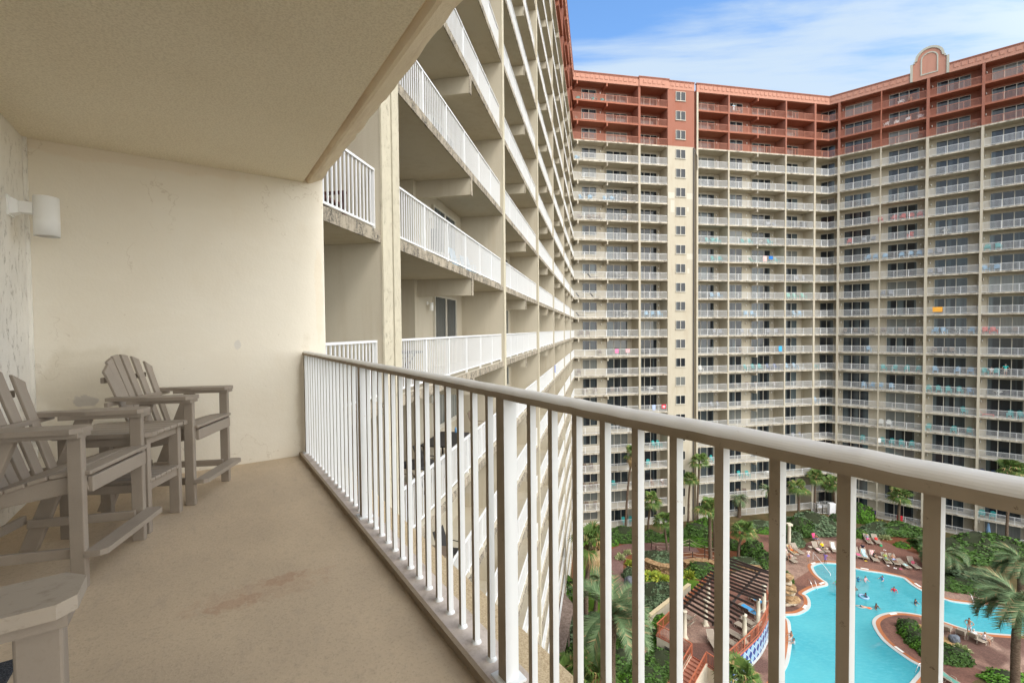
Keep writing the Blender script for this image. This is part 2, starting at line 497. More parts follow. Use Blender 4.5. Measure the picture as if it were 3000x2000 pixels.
bld = empty('apartment_building', (0, 0, BZ), R0)
tag(bld, 'near wing holding the shaded balcony with the tall grey chairs', 'building')
b = MB(); b.box(-2.6, 4.95, -.78, 1.09, -.21, 0); b.build('balcony_floor', M['floor'], bld)  # wing cut short behind the camera; its open end lets light in
b = MB(); b.box(-2.6, 4.95, -.925, -.78, -.20, .030); b.build('kerb', M['kerb'], bld)
b = MB(); b.box(-2.6, 4.95, -1.045, -.925, -.215, .030); b.build('slab_edge', M['sandy'], bld)
b = MB(); b.box(-2.6, 4.95, -.796, -.777, 0, .034, 0); b.build('bottom_channel', M['floor'], bld)
# ceiling with a drip groove and a bevelled outer edge
b = MB(); b.box(-2.6, 4.95, -.862, 1.09, 2.72, 2.95); b.build('balcony_ceiling', M['ceil'], bld)
b = MB()
prof = [(-.862, 2.745), (-.885, 2.752), (-.905, 2.715), (-.93, 2.718), (-1.045, 2.785), (-1.05, 2.80), (-1.05, 2.95), (-.862, 2.95)]
n = len(prof)
NS = 90
vs = []; fs = []
for i in range(NS + 1):
    s_ = -2.6 + (4.95 + 2.6) * i / NS
    for j, (y, z) in enumerate(prof):
        jy = (random.uniform(-.006, .004) if j in (4, 5) else 0)
        vs.append((s_, y + jy, z + jy * .7))
for i in range(NS):
    for j in range(n):
        j2 = (j + 1) % n
        fs.append((i*n+j, i*n+j2, (i+1)*n+j2, (i+1)*n+j))
fs.append(tuple(range(n))); fs.append(tuple(NS*n + j for j in range(n))[::-1])
b.add(vs, fs)
b.build('ceiling_edge', M['ceiledge'], bld)
b = MB(); b.box(4.95, 5.15, -1.047, 1.29, -.5, 2.945); b.build('end_wall', M['ownwall'], bld, bevel=.008)
b = MB(); b.box(-2.6, -.1, 1.09, 1.29, -.21, 2.95); b.box(2.5, 4.948, 1.09, 1.29, -.21, 2.95); b.box(-.1, 2.5, 1.09, 1.29, 2.4, 2.95)
b.build('back_wall', M['knock'], bld)
b = MB(); b.box(4.925, 4.949, 1.066, 1.089, 0, 2.72); b.build('corner_bead', M['knock'], bld)
# sliding door behind the photographer
f = MB()
for x in (-.1, 1.15, 2.44): f.box(x, x + .06, 1.12, 1.20, 0, 2.4)
f.box(-.04, 2.44, 1.125, 1.195, 2.34, 2.4); f.box(-.04, 2.44, 1.125, 1.195, 0, .06)
fo = f.build('sliding_door', M['frame'], bld)
g = MB(); g.box(-.04, 1.15, 1.155, 1.165, .06, 2.34); g.box(1.21, 2.44, 1.155, 1.165, .06, 2.34); g.build('pane', M['glass'], fo)
b = MB()
b.box(-.3, 2.7, 1.3, 4.2, -.2, -.01); b.box(-.3, 2.7, 1.3, 4.2, 2.5, 2.6); b.box(-.3, 2.7, 4.2, 4.3, -.2, 2.6)
b.build('room_behind_door', M['cream'], bld)
# storeys above and below on the same wing
sb = MB(); sb.box(-2.6, 4.94, -1.045, 1.29, -.2, 0)
sbm = sb.mesh('storey_slab', M['cream'])
for k in range(-9, 15):
    if k in (0, 1): continue
    put('floor_slab', sbm, bld, (0, 0, k * 2.97))
b = MB(); b.box(4.955, 5.145, -1.04, 1.28, -BZ, -.51); b.box(4.955, 5.145, -1.04, 1.28, 2.96, 39.6); b.build('party_wall', M['cream'], bld)
b = MB(); b.box(-2.6, 5.1, 1.3, 9, -BZ, -.3); b.box(-2.6, 5.1, 1.3, 9, 3.0, 39.9); b.build('outer_wall', M['cream'], bld)

# railing: hand rail > posts and balusters
b = MB()
hp = []
W2, ZT, ZB = .031, 1.045, 1.006
for i in range(17):
    a = pi * i / 16
    hp.append((-N0 + W2 * cos(a), ZT - .024 + .024 * sin(a)))
hp += [(-N0 - W2, ZB), (-N0 + W2, ZB)]
n = len(hp); NS = 160; vs = []; fs = []
for i in range(NS + 1):
    s_ = -2.6 + (4.948 + 2.6) * i / NS
    wob = random.uniform(-.0012, .0012)
    vs += [(s_, y, z + wob) for (y, z) in hp]
for i in range(NS):
    for j in range(n):
        j2 = (j + 1) % n
        fs.append((i*n+j, (i+1)*n+j, (i+1)*n+j2, i*n+j2))
fs.append(tuple(range(n))[::-1]); fs.append(tuple(NS*n + j for j in range(n)))
b.add(vs, fs, 0, False)
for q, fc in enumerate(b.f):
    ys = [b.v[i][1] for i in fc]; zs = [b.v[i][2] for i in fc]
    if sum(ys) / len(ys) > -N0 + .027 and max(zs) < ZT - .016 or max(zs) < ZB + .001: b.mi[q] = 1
hr = b.build('handrail', [M['rail'], M['innershade']], bld)
b = MB(); b.box(-.0095, .0095, -N0 - .011, -N0 + .011, .030, ZB + .001); b.mi[4] = 1; b.lathe((0, -N0, .030), [(.021, 0), (.018, .005), (.011, .012)], 8); b.mi[-1] = 0; balm = b.mesh('baluster', [M['bal'], M['innershade']])
b = MB(); b.box(-.024, .024, -N0 - .026, -N0 + .026, .030, ZB + .002); b.mi[4] = 1; b.box(-.045, .045, -N0 - .045, -N0 + .045, .0302, .038); postm = b.mesh('post', [M['bal'], M['innershade']])
w_ = MB(); w_.lathe((0, -N0, .048), [(.033, 0), (.030, .005), (.018, .012)], 10); wm = w_.mesh('weld', M['kerb'])
posts = [4.905, 2.99, 1.30, -.35, -2.04]
for i, s_ in enumerate(posts):
    put('post', postm, hr, (s_, 0, 0))
    if i + 1 < len(posts):
        gaps = 17 if i == 0 else 15
        first, last = (s_ - .144, posts[i+1] + .12) if i >= 2 else (s_ + (posts[i+1] - s_) / gaps, posts[i+1] - (posts[i+1] - s_) / gaps)
        nb = 14 if i >= 2 else gaps - 1
        for j in range(nb): put('baluster', balm, hr, (first + (last - first) * j / (nb - 1), 0, 0))

# wall lamp: tapered bracket and a white cylinder open at the bottom
lamp = empty('wall_lamp', own(4.60, -1.09, 0), R0)
tag(lamp, 'white cylinder wall lamp beside the corner above the chairs', 'wall lamp')
LZ = 2.06
b = MB()
b.box(-.065, .065, -.012, 0, LZ - .005, LZ + .135)
b.add([(-.05,-.012,LZ+.005),(.05,-.012,LZ+.005),(.05,-.012,LZ+.125),(-.05,-.012,LZ+.125),(-.035,-.05,LZ+.02),(.035,-.05,LZ+.02),(.035,-.05,LZ+.11),(-.035,-.05,LZ+.11)],
      [(0,1,5,4),(1,2,6,5),(2,3,7,6),(3,0,4,7),(4,5,6,7)])
b.box(-.032, .032, -.12, -.05, LZ + .025, LZ + .105)
b.build('bracket', M['whitew'], lamp, bevel=.003)
b = MB(); c0 = (0, -.185, LZ)
b.lathe(c0, [(.0, .155), (.066, .155), (.070, .150), (.070, -.015), (.0705, -.018), (.0705, -.022), (.070, -.025), (.070, -.125), (.066, -.125), (.066, -.02), (0, -.02)], 32)
b.build('lamp_shade', M['whitew'], lamp)
b = MB(); b.lathe(c0, [(.064, -.10), (.05, -.06), (0, -.05)], 20); b.build('reflector', mat('lamp_inside', (.10, .045, .03), .6), lamp)

# ------------------------------------------------------------------ balcony furniture
def plastic_lumber():
    m_ = mat('taupe_plastic_lumber', (.36, .31, .25), .55, spec=.35); t = NT(m_); p = t.obj
    f = t.noise(p, 120, 4, .7); g = t.noise(p, 3, 4)
    c = t.mix(t.ramp(g, .35, .7, 0, .6), (.335, .285, .232), (.25, .21, .168))
    c = t.mix(t.ramp(f, .5, .75, 0, .18), c, (.18, .14, .10)); t.col(c); t.bump(f, .12, .002)
    return m_
M['lumber'] = plastic_lumber()
m_ = mat('worn_plastic_lumber', (.36, .31, .25), .6, spec=.3); t = NT(m_); p = t.obj
f = t.noise(t.map(p, (1, .6, 1)), 42, 6, .75); g = t.noise(p, 5, 4)
c = t.mix(t.ramp(f, .5, .68, 0, .5), (.36, .31, .25), (.20, .165, .125)); t.col(c); t.bump(f, .2, .002)
M['lumberw'] = m_

def tall_chair(label, armmat=None):
    root = empty('balcony_chair')
    tag(root, label, 'chair', 'tall plank chairs on the balcony')
    L = M['lumber']
    for sx in (-1, 1):
        # front leg
        b = MB(); b.box(sx*.265 - .018, sx*.265 + .018, -.026, .036, 0, .748); b.build('leg', L, root, bevel=.005)
        # slanted rear leg
        b = MB()
        x0, x1 = sx*.275 - .017, sx*.275 + .017
        b.add([(x0,-.585,0),(x1,-.585,0),(x1,-.50,0),(x0,-.50,0),(x0,-.295,.748),(x1,-.295,.748),(x1,-.215,.748),(x0,-.215,.748)],
              [(0,3,2,1),(4,5,6,7),(0,1,5,4),(1,2,6,5),(2,3,7,6),(3,0,4,7)])
        b.build('leg', L, root, bevel=.005)
        # arm: wide nose with clipped corners, narrowing towards the back
        a0, a1 = sx*.212, sx*.345
        poly = [(a0, .035), (a0 + sx*.022, .058), (a1 - sx*.035, .058), (a1, .025), (a1, -.22), (a1 - sx*.025, -.36), (a1 - sx*.035, -.50), (a0 + sx*.03, -.50), (a0 + sx*.025, -.36), (a0, -.22)]
        b = MB(); b.prism(poly, .765, .79); arm = b.build('armrest', armmat or L, root, bevel=.009)
        b = MB(); b.prism([(sx*.228,.046),(sx*.325,.046),(sx*.325,-.36),(sx*.228,-.36)], .742, .767); b.build('arm_support', L, arm, bevel=.006)
        # seat rail and lower stretcher
        b = MB(); b.bar((sx*.236, .034, .515), (sx*.236, -.50, .425), .026, .085); b.build('seat_rail', L, root, bevel=.004)
        b = MB(); b.bar((sx*.236, .0, .165), (sx*.236, -.52, .165), .022, .05); b.build('stretcher', L, root, bevel=.004)
    b = MB(); b.box(-.245, .245, .0352, .057, .462, .537); b.build('front_apron', L, root, bevel=.004)
    b = MB()
    pl = [(-.288, .036), (.288, .036), (.288, .10), (.265, .124), (-.265, .124), (-.288, .10)]
    b.prism(pl, .158, .186); b.build('footrest', L, root, bevel=.008)
    b = MB(); b.box(-.258, .258, -.56, -.536, .16, .21); b.build('rear_stretcher', L, root, bevel=.004)
    # contoured seat slats
    y = .062; z = .548
    for i, (dy, dz) in enumerate(((.088, .0), (.088, -.012), (.088, -.026), (.088, -.028), (.088, -.02))):
        b = MB(); b.bar((-.262, y - dy/2, z + dz/2 + .012), (.262, y - dy/2, z + dz/2 + .012), dy - .008, .021, (0, dz / dy * -1 * -1, 1) if 0 else (0, dz/dy, 1))
        b.build('seat_slat', L, root, bevel=.005)
        y -= dy; z += dz
    # fanned back slats with an arched top
    n = 6
    for i in range(n):
        u = (i - (n-1)/2) / ((n-1)/2)
        xb, xt = u * .190, u * .236
        wb, wt = .056, .067
        def arc(x): return 1.078 - 1.55 * x * x
        def P(z): return -.385 - (z - .47) / .60 * .205
        zz = [.455, .62, .8, .93]
        b = MB(); vs = []; th = .02
        for q in range(len(zz) + 1):
            f_ = ((zz[q] if q < len(zz) else 1.05) - .455) / .62
            xc = xb + (xt - xb) * f_; hw = (wb + (wt - wb) * f_) / 2
            cv = .03 * u * u
            for e in (0, 1):
                for sx in (-1, 1):
                    x = xc + sx * hw; z = zz[q] if q < len(zz) else arc(x)
                    vs.append((x, P(z) + cv - e * th, z))
        fs = [(0, 1, 3, 2)]
        for r_ in range(len(zz)):
            a = r_ * 4; c_ = a + 4
            fs += [(a, c_, c_+1, a+1), (a+1, c_+1, c_+3, a+3), (a+3, c_+3, c_+2, a+2), (a+2, c_+2, c_, a)]
        a = len(zz) * 4
        fs.append((a, a+2, a+3, a+1))
        b.add(vs, fs); b.build('back_slat', L, root, bevel=.004)
    b = MB(); b.box(-.235, .235, -.575, -.553, .885, .925); b.build('back_brace', L, root, bevel=.004)
    b = MB(); b.box(-.36, .36, -.475, -.45, .735, .764); b.build('back_brace', L, root, bevel=.004)
    return root

def place_own(o, s, n, deg):
    o.location = own(s, n); o.rotation_euler = (0, 0, R0 + radians(deg))
c1 = tall_chair('tall grey plank chair left of the slatted table, seen side on')
place_own(c1, 3.25, -.430, 160)
c2 = tall_chair('tall grey plank chair right of the table against the end wall')
place_own(c2, 4.235, .020, 154.5)
c3 = tall_chair('nearest tall plank chair, only one worn armrest and its leg showing', M['lumberw'])
place_own(c3, .828, -.245, 180)

# counter-height table with a lower shelf
tb = empty('side_table', own(3.83, -.425), R0 + radians(154.5))
tag(tb, 'tall grey slatted table with lower shelf between two chairs', 'table')
L = M['lumber']
for (x, y) in ((-.165, .20), (.165, .20), (-.165, -.22), (.165, -.22)):
    b = MB(); b.box(x - .019, x + .019, y - .032, y + .032, 0, .605); b.build('leg', L, tb, bevel=.004)
for i in range(6):
    x = (i - 2.5) * .0735
    e = .0 if 0 < i < 5 else .03
    b = MB()
    if e:
        sx = -1 if i == 0 else 1
        p = [(x - sx*.034, -.28), (x + sx*.01, -.28), (x + sx*.034, -.25), (x + sx*.034, .24), (x + sx*.01, .27), (x - sx*.034, .27)]
        b.prism(p, .606, .63)
    else: b.box(x - .034, x + .034, -.28, .27, .606, .63)
    b.build('top_slat', L, tb, bevel=.006)
    b = MB(); b.box((i-2.5)*.056 - .026, (i-2.5)*.056 + .026, -.25, .235, .312, .334); b.build('shelf_slat', L, tb, bevel=.005)
b = MB(); b.box(-.146, .146, .20, .22, .55, .605); b.box(-.146, .146, -.24, -.22, .55, .605); b.box(-.188, -.166, -.188, .168, .55, .605); b.box(.166, .188, -.188, .168, .55, .605)
b.build('apron', L, tb)
b = MB(); b.box(-.146, .146, .20, .22, .262, .311); b.box(-.146, .146, -.24, -.22, .262, .311); b.box(-.188, -.166, -.188, .168, .262, .311); b.box(.166, .188, -.188, .168, .262, .311)
b.build('shelf_rail', L, tb)

m_ = mat('mat_fibre', (.03, .035, .045), .95); t = NT(m_); p = t.obj
t.col(t.mix(t.ramp(t.noise(p, 160, 3, .8), .4, .7), (.016, .019, .027), (.10, .11, .13))); t.bump(t.noise(p, 200, 2), 1, .01)
M['mat'] = m_
mt = empty('door_mat', own(2.03, -.84, 0), R0)
tag(mt, 'dark blue grey door mat on the floor by the wall', 'mat')
b = MB(); b.box(-.44, .44, -.24, .24, 0, .012); b.build('mat_base', M['mat'], mt, bevel=.003)
b = MB()
for i in range(8): b.box(-.40 + i * .105, -.34 + i * .105, -.20, .20, .0125, .018)
b.build('mat_ribs', M['mat'], mt)
# ------------------------------------------------------------------ the tower wings
FH, KB, KT, KR = 2.97, -10, 12, 10           # storey height; lowest, highest, first terracotta storey
def wing_root(name, a, n0, label):
    r = empty(name, (n0 * cos(a), -n0 * sin(a), BZ), pi / 2 - a)
    return tag(r, label, 'building')
_wc = {}
def window_meshes(wd, z0, z1, panes):
    key = (round(wd, 2), z0, z1, panes)
    if key in _wc: return _wc[key]
    f = MB(); T = .055; tot = wd; D = .09
    f.box(0, T, -D, .0, z0, z1); f.box(wd - T, wd, -D, .0, z0, z1)
    f.box(T, wd - T, -D, .0, z1 - T, z1); f.box(T, wd - T, -D, .0, z0, z0 + T)
    g = MB(); x = T; pw = (wd - 2*T) / panes
    for i in range(panes):
        if i: f.box(x - .045, x + .045, -D + .004, 0, z0 + T, z1 - T)
        g.box(x + (.045 if i else 0), x + pw - (.045 if i < panes - 1 else 0), -.045, -.035, z0 + T, z1 - T)
        x += pw
    if z0 > .5: f.box(-.05, wd + .05, -.13, 0, z0 - .06, z0)
    r = (f.mesh('window', M['frame']), g.mesh('pane', M['glass']))
    _wc[key] = r
    return r
_rc = {}
def rail_mesh(ln, posts=None, red=False, joint=None):
    key = (round(ln, 2), tuple(posts or ()), red)
    if key in _rc: return _rc[key]
    b = MB()
    b.box(0, ln, -.03, .03, 1.035, 1.075); b.box(0, ln, -.018, .018, .08, .115)
    np_ = max(1, round(ln / 1.7))
    ps = posts if posts else [ln * i / np_ for i in range(np_ + 1)]
    for x in ps: b.box(max(0, x - .025), min(ln, x + .025), -.026, .026, .0, 1.036)
    nb = round(ln / .113)
    for i in range(1, nb):
        x = ln * i / nb
        if min(abs(x - q) for q in ps) < .045: continue
        b.box(x - .010, x + .010, -.011, .011, .112, 1.037)
    me = b.mesh('railing', M['redrail' if red else 'white'])
    _rc[key] = me
    return me
lb = MB(); lb.box(-.04, .04, -.03, 0, 2.06, 2.16); lb.box(-.02, .02, -.10, -.03, 2.09, 2.13)
lb.lathe((0, -.15, 2.0), [(0, .13), (.065, .13), (.065, -.13), (.0, -.12)], 8)
lampm = lb.mesh('wall_light', M['whitew'])

def wing(root, bays, dividers, edge='edgef', caps=None, roof=(None, None), depth_total=13, levels=None, joined=()):
    """bays: dicts s0,s1,depth sections [(a,b,depth)], wins [(a,b,z0,z1,panes,depth)], beams, lamps"""
    lo, hi = roof
    # back walls, cream below and terracotta above
    zb, zr, zt = -BZ, KR * FH, (KT + 1) * FH - .2
    for nm, mt_, z0, z1 in (('wall', M['cream'], zb, zr), ('upper_wall', M['red'], zr, zt)):
        b = MB()
        for bay in bays:
            pd = None
            for (a, c, d) in bay['sec']:
                b.box(a, c, d, d + .25, z0, z1)
                if pd is not None and abs(pd - d) > .1:
                    b.box(a - .01 if d > pd else a - .24, a + .24 if d < pd else a, min(pd, d) + .001, max(pd, d) + .24, z0, z1)
                pd = d
        b.build(nm, mt_, root)
    # floor slabs with their weathered edges, beams hung under them
    for key in ('low', 'red'):
        b = MB(); red = key == 'red'
        for bay in bays:
            if bay.get('flush'): continue
            s0, s1 = bay['s0'], bay['s1']
            dm = max(d for _, _, d in bay['sec'])
            b.box(s0, s1, -.09, dm + .1, -.2, 0, 0)
            b.box(s0, s1, -.125, -.0902, -.205, -.004, 1)
            for q in bay.get('beams', ()):
                dj = min(d for a, c, d in bay['sec'])
                b.box(q - .09, q + .09, -.10, dj + .02, -.70, -.2002, 0)
                b.box(q - .092, q + .092, -.128, -.1002, -.704, -.2052, 1)
            if 'wedge' in bay: b.prism(bay['wedge'], -.199, -.001)
        me = b.mesh('floor_slab', [M['redd' if red else 'cream'], M['redd' if red else edge]])
        for k in range(KB, KT + 2):
            if (k > KR) == red: put('floor_slab', me, root, (0, 0, k * FH))
    # dividing walls between the balconies
    for (a, c, y0) in dividers:
        for nm, mt_, z0, z1 in (('divider_wall', M['cream'], zb, zr), ('divider_wall', M['red'], zr, zt)):
            b = MB(); b.box(a, c, y0, 3.0, z0 + .001, z1 - .001); b.build(nm, mt_, root)
    # railings, windows and lamps storey by storey
    jr, jw, jg, jl = MB(), MB(), MB(), MB()
    for k in range(KT, KB - 1, -1):
        z = k * FH; red = k >= KR
        for bi, bay in enumerate(bays):
            far = bi in joined
            for (a, c) in bay.get('rails', [] if bay.get('flush') else [(bay['s0'] + .02, bay['s1'] - .02)]):
                me = rail_mesh(c - a, bay.get('posts'), red)
                if far: jr.append(me, Matrix.Translation((a, 0, z)), [1 if red else 0])
                else: put('railing', me, root, (a, 0, z))
            for (a, c, z0, z1, pn, d) in bay.get('wins', ()):
                fm, gm = window_meshes(c - a, z0, z1, pn)
                if far:
                    jw.append(fm, Matrix.Translation((a, d, z))); jg.append(gm, Matrix.Translation((a, d, z)))
                else:
                    fo = put('window', fm, root, (a, d, z)); put('pane', gm, fo)
            for (x, d) in bay.get('lamps', ()):
                if far: jl.append(lampm, Matrix.Translation((x, d, z)))
                else: put('wall_light', lampm, root, (x, d, z))
    if jr.v: jr.build('railing', [M['white'], M['redrail']], root)['kind'] = 'stuff'
    if jw.v:
        jo = jw.build('window', M['frame'], root); jo['kind'] = 'stuff'; jg.build('pane', M['glass'], jo)['kind'] = 'stuff'
    if jl.v: jl.build('wall_light', M['whitew'], root)['kind'] = 'stuff'

def parapet(root, s0, s1, y0=-.16, top=1.35, e0=0, e1=0):
    zt = (KT + 1) * FH - .21
    b = MB(); b.box(s0, s1, y0, y0 + .35, zt, zt + top - .1)
    c = MB(); c.box(s0 - e0, s1 + e1, y0 - .10, y0 + .42, zt + top - .1, zt + top)
    c.box(s0 - e0, s1 + e1, y0 - .05, y0, zt + top - .24, zt + top - .1)
    n = max(1, int((s1 - s0 - .3) / .77)); x0 = (s0 + s1) / 2 - n * .77 / 2 + .13
    for i in range(n): b.box(x0 + i*.77, x0 + i*.77 + .5, y0 - .06, y0, zt + .48, zt + 1.0)
    p = b.build('parapet', M['parapet'], root)
    c.build('coping', M['red'], p)
    r = MB(); r.box(s0, s1, y0 + .35, 13, zt + .22, zt + .4); r.box(s0, s1, 12.8, 13, -BZ, zt + .22); r.build('roof', M['parapet'], root)

DOOR = (.02, 2.43)
WIN = (.92, 2.42)
# left wing: the long row of balconies running away from the camera
AA, AN = .1895, -3.848
wa = wing_root('apartment_wing', AA, AN, 'long left wing of stacked balconies running away in steep perspective')
ds = [(7.84, 8.10), (17.72, 18.0), (28.0, 28.25), (38.1, 38.35), (49.7, 49.95), (60.4, 60.65)]
edges = [8.10, 17.72, 18.0, 28.0, 28.25, 38.1, 38.35, 49.7, 49.95, 60.4, 60.65, 70.2]
bays = []
for i in range(6):
    a, c = edges[2*i], edges[2*i+1]
    q = a + (c - a) * .53
    bays.append(dict(s0=a, s1=c, sec=[(a, q, 2.2), (q, c, 1.6)], beams=[q + .05],
                     wins=[(a + .7, a + 4.2, *DOOR, 3, 2.2), (q + 1.25, q + 3.6, *WIN, 2, 1.6)], lamps=[(q + .75, 1.6)]))
wing(wa, bays, [(a, c, -.13) for a, c in ds] + [(70.0, 70.3, .3)], edge='edge', joined=(4, 5))
parapet(wa, 7.84, 70.2, e1=0)
# rough stucco faces on the divider fronts nearest the camera
for (a, c) in ds[:3]:
    b = MB(); b.box(a - .01, c + .01, -.165, -.1302, -BZ, KR * FH); b.build('pilaster_face', M['knocky'], wa)
b = MB()
for k in range(-2, 4): b.box(12.72, 12.98, 2.17, 2.199, k*FH + 2.0, k*FH + 2.22)
m_ = mat('vent_grille', (.16, .13, .10), .7)
vo = b.build('vent', m_, wa)

# the short balcony beside the expansion joint belongs to the near wing
W = Matrix.Translation(Vector((AN * cos(AA), -AN * sin(AA), BZ))) @ Matrix.Rotation(pi / 2 - AA, 4, 'Z')
Bi = (Matrix.Translation(Vector((0, 0, BZ))) @ Matrix.Rotation(R0, 4, 'Z')).inverted()
def put_near(name, me, loc=(0, 0, 0), parent=bld):
    o = bpy.data.objects.new(name, me); COL.objects.link(o); o.parent = parent
    o.matrix_local = Bi @ W @ Matrix.Translation(Vector(loc))
    return o
b = MB(); b.box(5.45, 7.42, -.09, 2.3, -.2, 0, 0); b.box(5.45, 7.42, -.125, -.0902, -.205, -.004, 1)
sm_ = b.mesh('floor_slab', [M['cream'], M['edge']])
b = MB(); b.box(5.45, 7.42, 2.3, 2.5, -BZ, 39); put_near('back_wall', b.mesh('back_wall', M['cream']))
for k in range(KB, KT + 2):
    put_near('floor_slab', sm_, (0, 0, k * FH))
    if k <= KT: put_near('railing', rail_mesh(1.95, red=k >= KR), (5.46, 0, k * FH))
b = MB(); b.box(7.42, 7.76, -.13, 2.6, -BZ, 39.8); put_near('divider_wall', b.mesh('divider_wall', M['cream']))
b = MB(); b.box(7.41, 7.765, -.165, -.1302, -BZ, 39.8); put_near('pilaster_face', b.mesh('pilaster_face', M['knocky']))
b = MB(); b.box(7.77, 7.835, -.05, 2.5, -BZ, 39.5); put_near('joint_strip', b.mesh('joint_strip', M['bronze']))

# middle wing, left part: two balcony columns and the plain window column
AB, NB_ = 1.3809, -66.2454
w1 = wing_root('apartment_wing', AB, NB_, 'middle wing part with two balcony columns and a plain window column')
b1 = [dict(s0=22.25, s1=32.8, sec=[(22.25, 27.85, 1.6), (27.85, 32.8, 2.2)], beams=[23.0, 27.72],
           wins=[(24.2, 26.6, *WIN, 2, 1.6), (28.45, 32.0, *DOOR, 3, 2.2)], lamps=[(27.25, 1.6)]),
      dict(s0=33.15, s1=37.7, sec=[(33.15, 37.7, 2.2)], wins=[(33.75, 37.1, *DOOR, 3, 2.2)], lamps=[(37.35, 2.2)]),
      dict(s0=37.7, s1=42.25, flush=True, sec=[(37.7, 42.25, -.16)], wins=[(39.04, 40.72, 1.07, 2.47, 2, -.16)])]
wing(w1, b1, [(32.8, 33.15, -.14), (37.7, 37.95, .10), (42.0, 42.25, .1)])
parapet(w1, 22.25, 32.9, e0=0); parapet(w1, 32.9, 37.8, y0=-.32, top=1.45, e0=.1, e1=.1); parapet(w1, 37.8, 42.25, y0=-.20)
# pale repaired squares of render on the plain column, and its joints
rp_m = stucco('pale_render', (.56, .53, .45), (.50, .46, .38))
for (x, z, ww, hh) in ((37.75, 21.55, 1.1, .95), (38.2, 19.4, .65, 1.9), (40.95, 21.55, 1.3, .95), (41.0, 19.6, .35, .7), (41.0, 12.1, 1.25, .9), (41.1, 9.9, .35, .8)):
    b = MB(); b.box(x, x + ww, -.166, -.1605, z, z + hh); b.build('render_patch', rp_m, w1)
b = MB(); b.box(42.06, 42.2, -.34, -.2, -BZ, 29.6); b.bar((42.13, -.27, 29.5), (42.75, -.2, 28.3), .1, .1); b.box(42.7, 42.78, -.25, -.17, 26.2, 28.35)
b.build('downspout', M['bronze'], w1)
b = MB(); b.box(42.251, 42.84, .55, .8, -BZ, 38.4); b.build('joint_wall', M['cream'], w1)

# middle wing, right part, up to the inner corner
CS_B, CS_C = 67.355, -10.314
w2 = wing_root('apartment_wing', AB, NB_, 'middle wing part from the drainpipe to the inner corner')
def db(a, c, **k): return dict(s0=a, s1=c, **k)
b2 = [db(43.0, 48.3, sec=[(43.0, 48.3, 2.2)], wins=[(43.7, 47.4, *DOOR, 3, 2.2)], lamps=[(47.75, 2.2)]),
      db(48.55, 58.85, sec=[(48.55, 53.6, 1.6), (53.6, 58.85, 2.2)], beams=[53.72], wins=[(49.75, 52.15, *DOOR, 2, 1.6), (54.4, 58.0, *DOOR, 3, 2.2)], lamps=[(52.9, 1.6), (58.35, 2.2)]),
      db(59.1, 64.4, sec=[(59.1, 64.4, 2.2)], wins=[(61.0, 63.35, *DOOR, 2, 2.2)]),
      db(64.75, CS_B, sec=[(64.75, 68.3, 2.2)], wedge=[(CS_B, -.12), (68.1, 2.7), (CS_B, 2.7)])]
wing(w2, b2, [(42.72, 43.0, .0), (48.3, 48.55, -.14), (58.85, 59.1, -.14), (64.4, 64.75, -.14)])
parapet(w2, 42.72, CS_B + .07, top=1.38, e0=.1)
b = MB(); b.box(42.7, 42.99, -.155, .0, -BZ, 38.4); b.build('pilaster_face', M['cream'], w2)

# right wing
AC, NC_ = 2.284, -93.9085
w3 = wing_root('apartment_wing', AC, NC_, 'right wing with an arched gable standing on its terracotta parapet')
b3 = [db(CS_C, -9.05, sec=[(-12.1, -9.05, 1.8)], wedge=[(CS_C, -.12), (CS_C, 2.4), (-12.0, 2.4)], wins=[(-11.6, -9.6, *DOOR, 2, 1.8)]),
      db(-8.75, 1.85, sec=[(-8.75, 1.85, 1.8)], wins=[(-8.25, -4.7, *DOOR, 3, 1.8), (-2.55, 1.05, *DOOR, 3, 1.8)], lamps=[(-8.55, 1.8), (1.45, 1.8)]),
      db(2.2, 7.7, sec=[(2.2, 7.7, 1.8)], wins=[(3.05, 6.7, *DOOR, 3, 1.8)], lamps=[(2.55, 1.8)]),
      db(8.0, 13.5, sec=[(8.0, 13.5, 1.8)], wins=[(8.85, 12.5, *DOOR, 3, 1.8)], lamps=[(8.3, 1.8)]),
      db(13.8, 24.0, sec=[(13.8, 24.0, 1.8)], wins=[(14.6, 18.2, *DOOR, 3, 1.8), (19.4, 23, *DOOR, 3, 1.8)]),
      db(24.3, 34.0, sec=[(24.3, 34.0, 1.8)], wins=[(25, 28.6, *DOOR, 3, 1.8), (29.4, 33, *DOOR, 3, 1.8)])]
wing(w3, b3, [(-9.05, -8.75, -.14), (1.85, 2.2, -.14), (7.7, 8.0, -.14), (13.5, 13.8, -.14), (24.0, 24.3, -.14), (34.0, 34.3, -.14)], joined=(4, 5))
parapet(w3, CS_C - .07, -.07, top=1.40); parapet(w3, 4.24, 34.3, top=1.40)
for (z0, z1, mm) in ((-BZ, KR*FH, M['cream']), (KR*FH, 38.4, M['redd'])):
    b = MB(); b.box(-3.53, -3.37, -.14, .10, z0, z1); b.box(-3.75, -3.15, 0.101, .5, z1 - .01 - .5 if 0 else z0, z0 + .01); b.build('mid_post', mm, w3)
